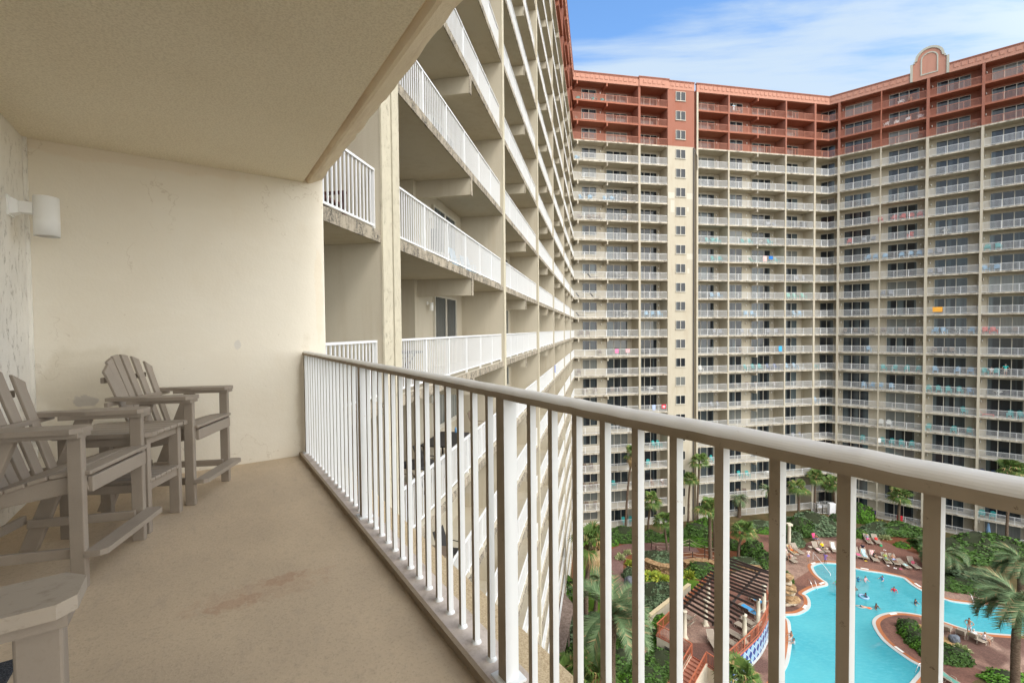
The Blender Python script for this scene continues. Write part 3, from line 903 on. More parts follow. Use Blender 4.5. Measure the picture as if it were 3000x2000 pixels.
# arched gable
def gable_profile(ins=0.0, n=22):
    xc, R, zs = 2.10, 1.66 - ins, 41.15
    pts = [(-.07 + ins, 38.40), (-.07 + ins, 41.0 - ins * .0), (.30 + ins * .6, 41.0), (.30 + ins * .6, 41.25)]
    for i in range(n + 1):
        th = pi - pi * i / n
        pts.append((xc + (R + .0) * cos(th), 41.30 + (1.74 - ins) * sin(th)))
    pts += [(3.90 - ins * .6, 41.25), (3.90 - ins * .6, 41.0), (4.27 - ins, 41.0), (4.27 - ins, 38.40)]
    return pts
def ribbon(b, outer, inner, y0, y1, mi=0):
    n = len(outer)
    for i in range(n - 1):
        o0, o1, i0, i1 = outer[i], outer[i+1], inner[i], inner[i+1]
        q = [(o0[0], y0, o0[1]), (o1[0], y0, o1[1]), (i1[0], y0, i1[1]), (i0[0], y0, i0[1])]
        q2 = [(x, y1, z) for (x, _, z) in q]
        b.add(q + q2, [(0,1,2,3), (7,6,5,4), (0,4,5,1), (3,2,6,7)], mi)
gp = gable_profile()
b = MB()
tris = tessellate_polygon([[Vector((p[0], p[1], 0)) for p in gp]])
b.add([(p[0], -.17, p[1]) for p in gp], [orient(t_, gp) for t_ in tris])
b.add([(p[0], .25, p[1]) for p in gp], [orient(t_, gp)[::-1] for t_ in tris])
for i in range(len(gp) - 1):
    p, q = gp[i], gp[i+1]
    b.add([(p[0], -.17, p[1]), (q[0], -.17, q[1]), (q[0], .25, q[1]), (p[0], .25, p[1])], [(0, 3, 2, 1)])
go = b.build('gable', M['parapet'], w3)
b = MB(); gi = gable_profile(.30); ribbon(b, gp, gi, -.30, -.171)
ribbon(b, [(x, z + .02) if z > 41 else (x, z) for x, z in gp], gp, -.30, .30)
def arch(ins):
    pts = [(1.12 + ins, 39.0 + ins), (1.12 + ins, 41.25)]
    for i in range(17):
        th = pi - pi * i / 16
        pts.append((2.10 + (.98 - ins) * cos(th), 41.25 + (.98 - ins) * sin(th)))
    pts += [(3.08 - ins, 41.25), (3.08 - ins, 39.0 + ins), (1.12 + ins, 39.0 + ins)]
    return pts
ribbon(b, arch(0), arch(.16), -.25, -.171)
b.build('gable_moulding', M['trim'], go)

# two small vent pipes on the roof near the corner
for (px, py, hh) in ((2444, 268, .55), (2473, 262, 1.1)):
    p = at(px, py + 6, BZ + 39.85) if False else None
vp = MB()
for (s_, hh) in ((-7.0, .75), (-8.6, .5)):
    vp.lathe((s_, 3.0, 38.8), [(.09, 0), (.09, .9 + hh), (.16, .92 + hh), (.16, 1.2 + hh), (0, 1.25 + hh)], 10)
vp.build('roof_vent', M['dark'], w3)

o = put('end_railing', rail_mesh(1.9), bld, (-2.55, -.85, 0), pi / 2)
# ------------------------------------------------------------------ courtyard ground, pool and paving
def A2(px, py, z=0.0):
    p = at(px, py, z); return (p.x, p.y)
def crop(ox, oy, k, pts): return [(ox + x * k, oy + y * k) for x, y in pts]
E_ = crop(2300, 1550, .1913, [(395,560),(440,530),(520,508),(640,503),(800,515),(930,545),(1060,585),(1230,620),(1480,655),(1700,700),(1830,735),(1900,785),(1980,850),(2100,920)])
E_ += [(2725,1737),(2760,1749),(2790,1758),(2845,1765),(2900,1770),(2960,1777),(3020,1790),(3060,1822),(3050,1852),(3000,1862),(2940,1860),(2883,1855),(2850,1849),(2806,1836),(2758,1819)]
E_ += crop(2300, 1750, .2976, [(1450,202),(1345,178),(1240,160),(1130,150),(1040,157),(960,177),(912,207),(893,243),(905,292),(935,345),(985,410),(1040,460),(1090,500),(1160,550),(1250,610),(1335,655),(1372,690),(1368,735),(1335,775),(1285,835),(1230,900),(1150,1000),(1000,1150),(800,1300)])
E_ += [(2420,2220),(2240,2230),(2190,2120),(2225,2050),(2262,2000),(2285,1965),(2300,1934),(2307,1899),(2310,1869),(2308,1839),(2304,1815),(2290,1803)]
E_ += crop(2300, 1550, .1913, [(0,1292),(150,1283),(260,1240),(325,1190),(345,1130),(335,1060),(300,1010),(255,980),(330,930),(440,880),(540,857),(612,838),(600,800),(540,760),(460,690),(410,620)])
EL = [Vector((*A2(x, y), 0)) for x, y in E_]
EL = smooth_loop(EL, 4)
EL = [Vector((p.x, p.y)) for p in EL]

def brick(name, cols, scale=1.0, wet=None, rot=.6):
    m_ = mat(name, cols[0], .8, spec=.3); t = NT(m_); p = t.geo()
    br = t.n('ShaderNodeTexBrick'); br.inputs['Scale'].default_value = 4.2 * scale
    br.inputs['Color1'].default_value = (1, 1, 1, 1); br.inputs['Color2'].default_value = (.62, .62, .62, 1); br.inputs['Mortar'].default_value = (.4, .4, .4, 1)
    br.inputs['Mortar Size'].default_value = .012
    t.l(t.map(p, rot=(0, 0, rot)), br.inputs['Vector'])
    big = t.noise(p, .22, 3, .5, .6); med = t.noise(p, 1.1, 5, .6)
    v = t.n('ShaderNodeTexVoronoi'); v.inputs['Scale'].default_value = .16; t.l(t.map(p, (1, .7, 1), rot=(0, 0, .4)), v.inputs['Vector'])
    sp = t.n('ShaderNodeSeparateColor'); t.l(v.outputs['Color'], sp.inputs[0])
    c = t.mix(t.ramp(sp.outputs[0], .3, .7), cols[0], cols[1])
    c = t.mix(t.ramp(med, .35, .7, 0, .5), c, cols[2])
    if wet: c = t.mix(t.ramp(big, .40, .52, .9, 0), c, wet)
    c = t.mix(1.0, c, br.outputs['Color'], 'MULTIPLY')
    t.col(c); t.bump(br.outputs['Fac'], .25, .01)
    return m_
M['paver'] = brick('brick_pavers', ((.28, .135, .10), (.42, .28, .22), (.21, .11, .085)), 1, (.15, .078, .062))
M['path'] = brick('brick_path', ((.23, .125, .11), (.27, .165, .15), (.20, .11, .10)), 1, None, .2)
def ground_mat(name, a, b_, c_, sc=3, bump=.6):
    m_ = mat(name, a, .95, spec=.1); t = NT(m_); p = t.geo()
    n1 = t.noise(p, .6, 5); n2 = t.noise(p, sc * 4, 5, .75)
    c = t.mix(t.ramp(n1, .4, .62), a, b_); c = t.mix(t.ramp(n2, .45, .7, 0, .7), c, c_); t.col(c); t.bump(n2, bump, .05); return m_
M['mulch'] = ground_mat('bark_mulch', (.17, .065, .035), (.21, .085, .045), (.085, .035, .02))
M['grass'] = ground_mat('lawn', (.075, .15, .018), (.11, .18, .025), (.045, .09, .012))
M['gravel'] = ground_mat('ochre_stone', (.42, .27, .13), (.36, .22, .10), (.22, .13, .06))
M['soil'] = ground_mat('planting_bed', (.10, .085, .04), (.14, .10, .05), (.05, .05, .02))
M['orange'] = ground_mat('orange_coping', (.43, .17, .08), (.39, .15, .07), (.34, .12, .055), 2, .1)
M['coping'] = ground_mat('white_coping', (.52, .53, .51), (.46, .48, .47), (.42, .43, .42), 2, .1)

big = [Vector((-400, -400)), Vector((500, -400)), Vector((500, 600)), Vector((-400, 600))]
def st(o): o['kind'] = 'structure'; return o
st(sheet('ground', big, [EL], -.02, M['soil']))
D_ = [(1960,2300),(1935,1990),(1960,1890),(2090,1700),(2215,1650),(2192,1600),(2196,1562),(2262,1550),(2300,1562),(2342,1598),(2362,1590),(2425,1563),(2432,1530),(2425,1508),(2466,1506),(2480,1545),(2500,1588),(2528,1560),(2572,1568),(2580,1583),(2616,1594),(2642,1605),(2662,1613),(2704,1630),(2740,1655),(2752,1700),(2766,1722),(2800,1732),(2850,1738),(2900,1748),(3010,1762),(3110,1800),(3400,1850),(3400,2500),(2600,2600)]
st(sheet('paving', [Vector(A2(x, y)) for x, y in D_], [EL], 0, M['paver']))
# mulch beds
def bed(name, pts, z, m_):
    l = smooth_loop([Vector((*A2(x, y), 0)) for x, y in pts], 4)
    return st(sheet(name, [Vector((p.x, p.y)) for p in l], [], z, m_))
bed('mulch_bed', [(1690,1560),(1830,1560),(1905,1560),(1990,1555),(2110,1555),(2200,1560),(2195,1600),(2215,1640),(2120,1680),(2060,1720),(1990,1760),(1935,1810),(1900,1830),(1870,1950),(1800,2060),(1700,2060),(1680,1800)], -.012, M['mulch'])
bed('mulch_bed', [(2520,1562),(2560,1572),(2600,1590),(2650,1610),(2700,1632),(2740,1650),(2800,1600),(2700,1570),(2600,1545),(2530,1535)], -.006, M['mulch'])
bed('lawn', [(1870,1690),(1930,1684),(2000,1692),(2045,1700),(2060,1716),(2010,1728),(1950,1722),(1890,1716)], -.004, M['grass'])
bed('lawn', [(1700,1600),(1745,1590),(1760,1700),(1750,1830),(1700,1840)], -.004, M['grass'])
bed('stone_bed', crop(2300, 1750, .2976, [(1122,295),(1150,262),(1230,246),(1340,262),(1450,320),(1560,375),(1690,440),(1800,530),(1800,590),(1740,632),(1600,650),(1450,605),(1335,520),(1240,450),(1180,380),(1132,330)]), .008, M['gravel'])
bed('tree_bed', [(2318,1598),(2330,1586),(2352,1588),(2360,1600),(2345,1612),(2322,1612)], .008, M['mulch'])
bed('planting_strip', [(2840,2010),(2880,1985),(2960,1972),(3060,1975),(3100,2100),(2850,2100)], .008, M['soil'])

def strip(name, pts, wid, z, m_):
    l = smooth_loop([Vector((*A2(x, y), 0)) for x, y in pts], 5, False)
    b = MB(); L_ = []; R_ = []
    for i, p in enumerate(l):
        d = (l[min(i+1, len(l)-1)] - l[max(i-1, 0)]).normalized(); nn = Vector((-d.y, d.x, 0)) * wid / 2
        L_.append(p + nn); R_.append(p - nn)
    vs = []
    for a, c in zip(L_, R_): vs += [(a.x, a.y, z), (c.x, c.y, z)]
    b.add(vs, [(2*i, 2*i+1, 2*i+3, 2*i+2) for i in range(len(l)-1)])
    return st(b.build(name, m_))
strip('path', [(2040,1604),(1985,1603),(1930,1600),(1880,1602),(1832,1609),(1803,1630),(1796,1665),(1808,1702),(1828,1728),(1860,1732),(1905,1722),(1950,1722),(2000,1728)], 2.6, .006, M['path'])
strip('path', [(1950,1558),(1962,1578),(1985,1603)], 2.0, .010, M['path'])
strip('path', [(1905,1648),(1960,1628),(2010,1640),(2070,1648),(2120,1652)], 1.7, .014, M['path'])
strip('path', [(1780,1850),(1798,1905),(1806,1950),(1818,2010),(1850,2120)], 1.1, .006, M['path'])

# coping rings, pool wall, basin and water
def ring(name, a, b_, za, zb, m_, parent=None):
    n = len(a); mb = MB()
    vs = [(p.x, p.y, za) for p in a] + [(p.x, p.y, zb) for p in b_]
    mb.add(vs, [(i, (i+1) % n, n + (i+1) % n, n + i) for i in range(n)])
    return mb.build(name, m_, parent)
pool = empty('swimming_pool', (0, 0, 0))
tag(pool, 'free-form turquoise swimming pool with orange and white rim', 'swimming pool')
o1 = offset_loop(EL, .36); i1 = offset_loop(EL, -.30); i2 = offset_loop(EL, -.32)
ring('orange_rim', o1, EL, .010, .016, M['orange'], pool)
ring('white_rim', EL, i1, .012, -.02, M['coping'], pool)
M['basin'] = mat('pool_plaster', (.20, .56, .62), .8)
ring('pool_wall', i1, i2, -.02, -1.4, M['basin'], pool)
sheet('pool_floor', i2, [], -1.4, M['basin'], pool)
# shallow entry steps in the round bay
def curve_step(c, r, z, h):
    b = MB(); cx, cy = A2(*c)
    poly = [(cx + r * cos(2*pi*k/28), cy + r * .9 * sin(2*pi*k/28)) for k in range(28)]
    b.prism(poly, z - h, z); return b
for r, z in ((3.9, -.75), (3.0, -.5), (2.1, -.28)):
    curve_step((2436, 1668 + r), r, z, .26).build('entry_step', M['coping'], pool)
m_ = mat('pool_water', (.05, .36, .43), .07, spec=.5); t = NT(m_); p = t.geo()
n1 = t.noise(t.map(p, (1, 2.2, 1), rot=(0, 0, .5)), 1.2, 5, .6); n2 = t.noise(p, .12, 3)
c = t.mix(t.ramp(n2, .35, .65), (.05, .40, .50), (.095, .49, .57)); t.col(t.mix(t.ramp(t.noise(t.map(p, (1, 2.4, 1), rot=(0, 0, .4)), 1.9, 6, .7), .42, .68, 0, .5), c, (.14, .55, .63)))
t.b.inputs['Alpha'].default_value = .62
t.bump(n1, .5, .09)
M['water'] = m_
st(sheet('pool_water', i1, [], -.09, M['water']))
# depth marker tiles set in the rim
m_ = mat('marker_tile', (.80, .80, .76), .5)
mt_ink = mat('marker_print', (.05, .05, .07), .6)
def text_mesh(s, size, m__, ext=0.0):
    cu = bpy.data.curves.new('t', 'FONT'); cu.body = s; cu.size = size; cu.align_x = 'CENTER'; cu.align_y = 'CENTER'; cu.extrude = ext
    o = bpy.data.objects.new('t', cu); COL.objects.link(o)
    bpy.context.view_layer.update()
    me = bpy.data.meshes.new_from_object(o.evaluated_get(bpy.context.evaluated_depsgraph_get()))
    bpy.data.objects.remove(o); me.materials.clear(); me.materials.append(m__)
    return me
for (px, py) in ((2383,1649),(2533,1665),(2408,1707.5),(2358,1776),(2689,1713),(2617,1797),(2634,1901)):
    x, y = A2(px, py)
    k = min(range(len(EL)), key=lambda i: (EL[i] - Vector((x, y))).length)
    d = EL[(k+1) % len(EL)] - EL[k-1]
    b = MB(); b.box(-.42, .42, -.13, .13, .0165, .022)
    b.build('marker_tile', m_, pool, (x, y, 0), atan2(d.y, d.x))

# ------------------------------------------------------------------ foliage
def leaf_mat(name, a, b_, tr=.0, dry=None):
    m_ = mat(name, a, .6, spec=.3); t = NT(m_)
    g = t.n('ShaderNodeNewGeometry'); oi = t.n('ShaderNodeObjectInfo')
    c = t.mix(g.outputs['Random Per Island'], a, b_)
    if dry: c = t.mix(t.ramp(g.outputs['Random Per Island'], .86, .9), c, dry)
    c = t.mix(t.math('MULTIPLY', oi.outputs['Random'], .28), c, tuple(x * .6 for x in a))
    t.col(c); return m_
M['leaf'] = leaf_mat('shrub_leaves', (.035, .085, .014), (.085, .17, .03))
M['leafb'] = leaf_mat('bright_leaves', (.06, .17, .012), (.13, .28, .03))
M['leafg'] = leaf_mat('silver_green_leaves', (.07, .12, .06), (.15, .21, .11))
M['leafy'] = leaf_mat('yellow_green_leaves', (.16, .25, .03), (.42, .42, .05))
M['leafv'] = leaf_mat('variegated_leaves', (.22, .28, .10), (.50, .50, .28))
M['palm'] = leaf_mat('fan_palm_leaves', (.05, .11, .02), (.15, .22, .05), dry=(.36, .26, .11))
M['palmf'] = leaf_mat('feather_palm_leaves', (.065, .125, .05), (.18, .245, .12), dry=(.34, .27, .14))
M['dead'] = leaf_mat('dead_fronds', (.30, .20, .09), (.45, .33, .18))
M['core'] = mat('shrub_core', (.022, .03, .010), .95)
m_ = mat('palm_bark', (.13, .095, .07), .95, spec=.1); t = NT(m_); p = t.obj
f = t.noise(t.map(p, (2, 2, 9)), 3, 5, .7); t.col(t.mix(t.ramp(f, .35, .65), (.075, .05, .035), (.19, .14, .10))); t.bump(f, .8, .05)
M['bark'] = m_

def leaf_quad(b, c, n, s, up_):
    n = Vector(n).normalized(); a = n.cross(Vector(up_))
    if a.length < 1e-3: a = n.cross(Vector((1, 0, 0)))
    a.normalize(); d = n.cross(a)
    c = Vector(c)
    b.add([c - a*s*.5, c + d*s*.9, c + a*s*.5, c - d*s*.35], [(0, 1, 2, 3)])
def rv(R): return Vector((R.gauss(0,1), R.gauss(0,1), R.gauss(0,1))).normalized()
def shrub_meshes(n, leaf, seed, lump=.22, long=False):
    R = random.Random(seed)
    b = MB()
    for i in range(n):
        d = rv(R); d.z = abs(d.z) * .95 - .08
        lm = 1 + lump * (noise.noise(d * 2.3 + Vector((seed, 0, 0))) * 1.6)
        r_ = lm * (1 - abs(R.gauss(0, .10)))
        c = Vector((d.x * r_, d.y * r_, max(.03, d.z * r_)))
        if long:
            s = leaf * R.uniform(.8, 1.5)
            t0 = Vector((c.x * .35, c.y * .35, .05)); tip = c + Vector((0, 0, R.uniform(0, .15)))
            sd = (tip - t0).cross(Vector((R.uniform(-1,1), R.uniform(-1,1), .3))).normalized() * s * .4
            mid = (t0 + tip) / 2 + Vector((0, 0, .12))
            b.add([t0, mid - sd, tip, mid + sd], [(0, 1, 2, 3)])
        else:
            nn = (d + rv(R) * .8).normalized()
            leaf_quad(b, c, nn, leaf * R.uniform(.6, 1.4), rv(R))
    c_ = MB(); vs = []; fs = []  # solid dark core put inside the leaves to block the view through
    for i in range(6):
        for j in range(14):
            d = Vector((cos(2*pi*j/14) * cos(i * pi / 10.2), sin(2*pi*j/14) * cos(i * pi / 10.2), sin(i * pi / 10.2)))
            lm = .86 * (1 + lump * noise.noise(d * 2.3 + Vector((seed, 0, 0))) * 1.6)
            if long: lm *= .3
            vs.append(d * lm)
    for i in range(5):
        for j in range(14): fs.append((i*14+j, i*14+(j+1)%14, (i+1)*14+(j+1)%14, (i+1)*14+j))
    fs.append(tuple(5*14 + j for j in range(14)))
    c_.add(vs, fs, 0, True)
    return b, c_
_sh = {}
def shrub_proto(kind, size):
    v = random.randrange(3); key = (kind, size, v)
    if key not in _sh:
        n, l = {'s': (900, .15), 'm': (2000, .105), 'l': (4200, .078)}[size]
        if kind in ('leafy', 'leafv'): b, c = shrub_meshes(150, .22, v + 5, long=True)
        else: b, c = shrub_meshes(n, l, v + 11 * len(size) + ord(size), .3 if size == 'l' else .2)
        _sh[key] = (b.mesh('foliage', M[kind]), c.mesh('foliage_core', M['core']))
    return _sh[key]
def shrub(px, py, rx, ry, h, kind, label, group=None, name='shrub', z=0, rot=None):
    x, y = A2(px, py, z)
    size = 's' if max(rx, ry) < 1.1 else ('m' if max(rx, ry) < 2.4 else 'l')
    f, c = shrub_proto(kind, size)
    r = empty(name, (x, y, z), rot if rot is not None else random.uniform(-.3, .3))
    tag(r, label, 'shrub', group)
    for nm, me in (('foliage', f), ('foliage_core', c)):
        o = put(nm, me, r); o.scale = (rx, ry, h)
    return r
for a in (
 (2041,1563,2.3,1.8,1.7,'leaf','rounded dark shrub at the foot of the two slim palms'),
 (2064,1548,1.6,1.2,1.9,'leafb','bright shrub behind the dark rounded shrub by the slim palms'),
 (2040,1592,4.0,1.1,.7,'leafb','long low bright hedge above the rope fence'),
 (2143,1602,1.3,1.1,1.3,'leaf','small round shrub beside the path above the pergola'),
 (2223,1545,4.2,1.2,1.1,'leafg','grey green hedge along the patio railing of the middle wing'),
 (2240,1557,3.2,1.0,.8,'leafb','bright low hedge in front of the grey green hedge'),
 (2380,1545,4.6,3.0,2.3,'leafg','large mounded shrub beside the walk to the white gate'),
 (2342,1560,2.2,1.8,2.6,'leaf','dark bushy tree joined to the large mounded shrub'),
 (2325,1592,1.5,1.4,2.0,'leafg','small open bush growing in the round bed by the column'),
 (2207,1622,1.7,1.5,2.2,'leaf','small spreading tree above the far corner of the pergola'),
 (2243,1652,1.7,1.5,1.8,'leaf','dark shrub touching the far right corner of the pergola'),
 (2185,1652,4.2,1.2,.9,'leafg','grey green strip of planting behind the pergola'),
 (2446,1532,1.2,1.0,1.7,'leaf','narrow shrub right of the white gate'),
 (1828,1577,3.4,1.5,1.8,'leaf','dark shrub mass at the base of the tall leaning palm'),
 (1792,1592,1.0,.8,1.1,'leafb','small bright shrub left of the tall leaning palm'),
 (1905,1579,2.0,1.2,1.4,'leaf','shrub below the bushy palm near the plain column'),
 (1975,1572,2.2,1.2,1.5,'leaf','dark shrub right of the side path to the building'),
 (1925,1642,3.0,1.5,1.4,'leafg','silvery shrub on top of the stone ledge'),
 (1816,1636,.8,.7,.9,'leafv','pale variegated plant at the bend of the brick path'),
 (1838,1622,.7,.6,.8,'leafv','pale variegated plant at the tip of the island bed'),
 (1850,1654,1.0,.9,.9,'leafy','yellow croton on the mulch inside the path bend'),
 (1843,1690,.9,.9,1.4,'leafg','grassy tuft beside the grey boulder'),
 (1905,1690,2.2,.9,.9,'leafy','yellow green plants below the stone ledge, left clump'),
 (1936,1698,1.6,.8,.8,'leafy','yellow green plants below the stone ledge, right clump'),
 (2015,1690,1.3,1.0,1.1,'leafy','yellow green plants beside the red pergola rail'),
 (2052,1680,2.0,1.4,1.6,'leaf','dark shrub just left of the pergola slats'),
 (1922,1752,2.7,2.0,1.8,'leafg','large clipped round shrub between path and garden wall'),
 (1890,1790,1.8,1.5,1.6,'leafg','round shrub overlapping the large clipped one'),
 (1905,1815,1.9,1.3,1.0,'leafb','bright grassy shrub below the garden wall'),
 (1719,1868,3.4,2.4,2.0,'leafg','blue green shrub mass left of the date palm'),
 (1738,1838,1.6,1.3,1.8,'leafb','bright leafy shrub behind the blue green mass'),
 (1735,1915,3.0,2.0,1.6,'leaf','dark shrub mass left of the date palm trunk'),
 (1665,1735,1.6,2.2,1.8,'leafb','bright shrub beside the slatted canopy'),
 (1676,1815,.9,4.5,1.2,'leaf','dark hedge strip running beside the slatted canopy'),
 (1828,1950,2.2,1.6,1.6,'leaf','rounded shrub right of the narrow lower path'),
 (1846,1897,1.5,1.1,1.3,'leaf','small shrub in the hollow of the orange stones'),
 (1937,1955,2.4,1.7,1.6,'leaf','round dark shrub left of the terrace stairs'),
 (1957,1900,1.5,1.1,1.7,'leafb','leafy plant in front of the terrace louvre'),
 (1900,1880,1.4,1.2,1.5,'leaf','shrub at the left corner of the terrace wall'),
 (1888,1992,2.2,1.3,1.3,'leaf','low dark shrub at the bottom below the pale rocks'),
 (1848,2005,1.1,.9,1.0,'leafb','bright small shrub beside the lower path'),
 (2517,1522,2.2,1.8,3.0,'leafb','tall leafy bush left of the patio railing'),
 (2522,1572,1.0,.8,1.1,'leafb','leafy plant left of the two loungers against the bed'),
 (2570,1556,3.4,1.6,1.4,'leafg','grey green hedge mound left of the palm trunk by the patio'),
 (2636,1560,3.8,1.7,1.6,'leaf','grey green hedge mound right of the palm trunk'),
 (2580,1541,1.6,.9,1.0,'leafy','yellowish fern under the patio railing'),
 (2592,1578,1.0,.7,.8,'leafv','cream variegated plant behind the lounger with a red bag'),
 (2642,1600,1.0,.7,.7,'leafb','low bright plant at the edge of the mulch bed'),
 (2805,1628,4.6,2.4,2.4,'leaf','big leafy shrub mass below the right wing, left part'),
 (2880,1618,5.0,2.6,2.9,'leaf','big leafy shrub mass below the right wing, middle part'),
 (2950,1630,4.4,2.4,2.2,'leaf','big leafy shrub mass below the right wing, right part'),
 (2735,1600,3.0,2.0,1.8,'leaf','dark shrub behind the windblown palm'),
 (2775,1716,2.0,1.4,1.2,'leaf','clipped hedge mound on the pool edge, left half'),
 (2815,1722,2.2,1.4,1.2,'leaf','clipped hedge mound on the pool edge, right half'),
 (2840,1690,3.0,1.6,1.3,'leafg','low planting behind the clipped hedge'),
 (2955,1996,2.2,1.1,.9,'leafb','leafy plants at the foot of the nearest date palm')):
    shrub(*a)
for i, (x, y, r_) in enumerate(((1215,315,1.15),(1255,385,1.2),(1310,450,1.25),(1380,510,1.2),(1440,560,1.1))):
    nm = ['at the tip', 'second from the tip', 'in the middle', 'fourth from the tip', 'at the near end'][i]
    shrub(2300 + x*.2976, 1750 + y*.2976, r_, r_*.85, 1.15, 'leafb' if i % 2 else 'leaf', 'clipped shrub of the paved peninsula hedge, ' + nm, 'hedge on the pool peninsula')
shrub(2300 + 1600*.2976, 1750 + 590*.2976, 1.8, 1.2, 1.2, 'leaf', 'clipped shrub left of the grey boulder on the peninsula')
shrub(2300 + 1690*.2976, 1750 + 600*.2976, 1.2, 1.1, 1.1, 'leaf', 'clipped shrub at the right end of the stone bed')
shrub(2300 + 1745*.2976, 1750 + 525*.2976, .9, .7, .7, 'leafv', 'leafy plant behind the grey boulder on the peninsula')

# fan palms
def fan_crown(seed, droop=0, n=34):
    R = random.Random(seed); b = MB(); dd = MB()
    for i in range(n + droop):
        az = R.uniform(0, 2*pi); dead = i >= n
        el = R.uniform(-.5, 1.25) if not dead else R.uniform(-1.35, -.8)
        ln = R.uniform(.55, .9)
        d = Vector((cos(az)*cos(el), sin(az)*cos(el), sin(el)))
        c = d * ln
        side = d.cross(Vector((0, 0, 1))).normalized(); upv = side.cross(d)
        tgt = dd if dead else b
        tgt.add([Vector((0,0,0)) - side*.02, Vector((0,0,0)) + side*.02, c + side*.015, c - side*.015], [(0, 1, 2, 3)])
        ns = 15; rad = R.uniform(.75, 1.0)
        for j in range(ns):
            a = (j/(ns-1) - .5) * 3.6
            q = d * cos(a) + side * sin(a)
            tip = c + q * rad * (1 - .12*abs(a)) + Vector((0, 0, -.20 - .22*R.random() - (.3 if dead else 0)))
            w_ = side * cos(a) - d * sin(a)
            mid = c + q * rad * .5 + upv * .05
            tgt.add([c, mid - w_*.055, tip, mid + w_*.055], [(0, 1, 2, 3)])
    return b.mesh('crown', M['palm']), (dd.mesh('dead_fronds', M['dead']) if dd.v else None)
def feather_crown(seed, n=46, wind=(0, 0), droop=.9):
    R = random.Random(seed); b = MB()
    for i in range(n):
        az = R.uniform(0, 2*pi); el = R.uniform(-.15, 1.35); L_ = R.uniform(.85, 1.1)
        h = Vector((cos(az), sin(az), 0)); p = Vector((0, 0, 0)); steps = 13; prev = p.copy(); e = el
        pts = [p.copy()]
        for s_ in range(steps):
            h2 = (h + Vector((wind[0], wind[1], 0)) * (s_ / steps)).normalized()
            p = p + (h2 * cos(e) + Vector((0, 0, sin(e)))) * (L_ / steps)
            e -= droop * (1.1 + .5 * cos(el)) / steps * 1.25
            pts.append(p.copy())
        for s_ in range(len(pts) - 1):
            a, c = pts[s_], pts[s_+1]; d = (c - a).normalized()
            side = d.cross(Vector((0, 0, 1))).normalized(); upv = side.cross(d)
            b.add([a - side*.006, a + side*.006, c + side*.005, c - side*.005], [(0, 1, 2, 3)])
            if s_ < 1: continue
            fl = .23 * sin(pi * min(1, (s_ + 1.2) / (len(pts) + .5))) ** .6
            for sg in (-1, 1):
                for q in (0, .5):
                    o = a + (c - a) * q
                    tip = o + side * sg * fl * .85 + d * fl * .75 + upv * fl * .30 + Vector((0, 0, -.05 * R.random())) + Vector((wind[0], wind[1], 0)) * .05
                    b.add([o - d*.017, tip, o + d*.020], [(0, 1, 2)])
    return b.mesh('crown', M['palmf'])
def trunk_mesh(h, r0, r1, lean=(0, 0), seed=1):
    R = random.Random(seed); b = MB(); n = max(6, int(h * 2.2)); pts = []; rad = []
    for i in range(n + 1):
        u = i / n
        pts.append((lean[0] * u * u + .02 * sin(u * 9 + seed), lean[1] * u * u, h * u)); rad.append((r0 + (r1 - r0) * u) * (1 + .07 * (i % 2)) * (1.25 if i == 0 else 1))
    b.tube(pts, rad, 10)
    return b.mesh('trunk', M['bark'])
def zcol(x, y, py):
    """height above the deck at which a vertical line through x, y crosses photo row py"""
    lo, hi = 0.0, 60.0
    for _ in range(40):
        mid = (lo + hi) / 2
        q = Vector((x, y, mid)) - EYE
        yc = q.dot(fw); v = -q.dot(up) / yc
        if 1000 + FPX * v > py: lo = mid
        else: hi = mid
    return lo
FAN = [fan_crown(s) for s in (1, 2, 3)]
FDEAD = fan_crown(7, 16, 30)
FEA = [feather_crown(3, 30), feather_crown(5, 44, (-.9, .1)), feather_crown(8, 40, (.0, 0), 1.1)]
def palm(bx, by, cx, cy, r, kind, label, tr=(.17, .13), var=None, cat='palm tree'):
    x, y = A2(bx, by); h = zcol(x, y, cy)
    q = at(cx, cy, h); lean = (q.x - x, 0)
    root = empty('palm_tree', (x, y, 0)); tag(root, label, cat)
    put('trunk', trunk_mesh(h, tr[0], tr[1], lean, int(bx)), root)
    rz = random.uniform(0, 6.28)
    if kind == 'fan':
        c, d = FAN[var if var is not None else random.randrange(3)]
        put('crown', c, root, (lean[0], lean[1], h), rz, r)
    elif kind == 'dead':
        put('crown', FDEAD[0], root, (lean[0], lean[1], h), rz, r); put('dead_fronds', FDEAD[1], root, (lean[0], lean[1], h), rz, r)
    else:
        put('crown', FEA[var or 0], root, (lean[0], lean[1], h), 0 if var == 1 else rz, r)
    return root
palm(1833,1565,1854,1328,1.05,'dead','tall thin leaning palm with brown dead fronds under its crown', (.17,.13))
palm(2043,1542,2049,1351,1.12,'fan','taller of the two slim palms beside the plain window column')
palm(2016,1541,2022,1405,1.05,'fan','shorter slim palm left of the tall one by the window column')
palm(2081,1648,2078,1490,1.25,'fan','dark-trunked palm standing in the rope fenced beds', (.24,.20))
palm(2092,1614,2090,1480,1.0,'fan','second trunk close behind the dark-trunked palm', (.18,.15))
palm(1899,1562,1908,1466,1.15,'fan','bushy palm left of the window column base')
palm(1954,1627,1943,1526,1.1,'fan','palm rising behind the silvery shrub at the rope fence', (.15,.13))
palm(2162,1640,2177,1555,1.25,'fan','yellowish palm between the plaza and the pergola', (.17,.15))
palm(2166,1514,2166,1462,1.7,'feather','pale feathery palm against the patio doors', (.28,.24), 2)
palm(2257,1532,2252,1436,1.7,'feather','dark-trunked feathery palm right of the pale one', (.24,.2), 0)
palm(2340,1506,2338,1430,1.2,'fan','round headed palm behind the large mounded shrub', (.2,.17))
palm(2386,1498,2391,1398,1.15,'fan','taller palm left of the white gate')
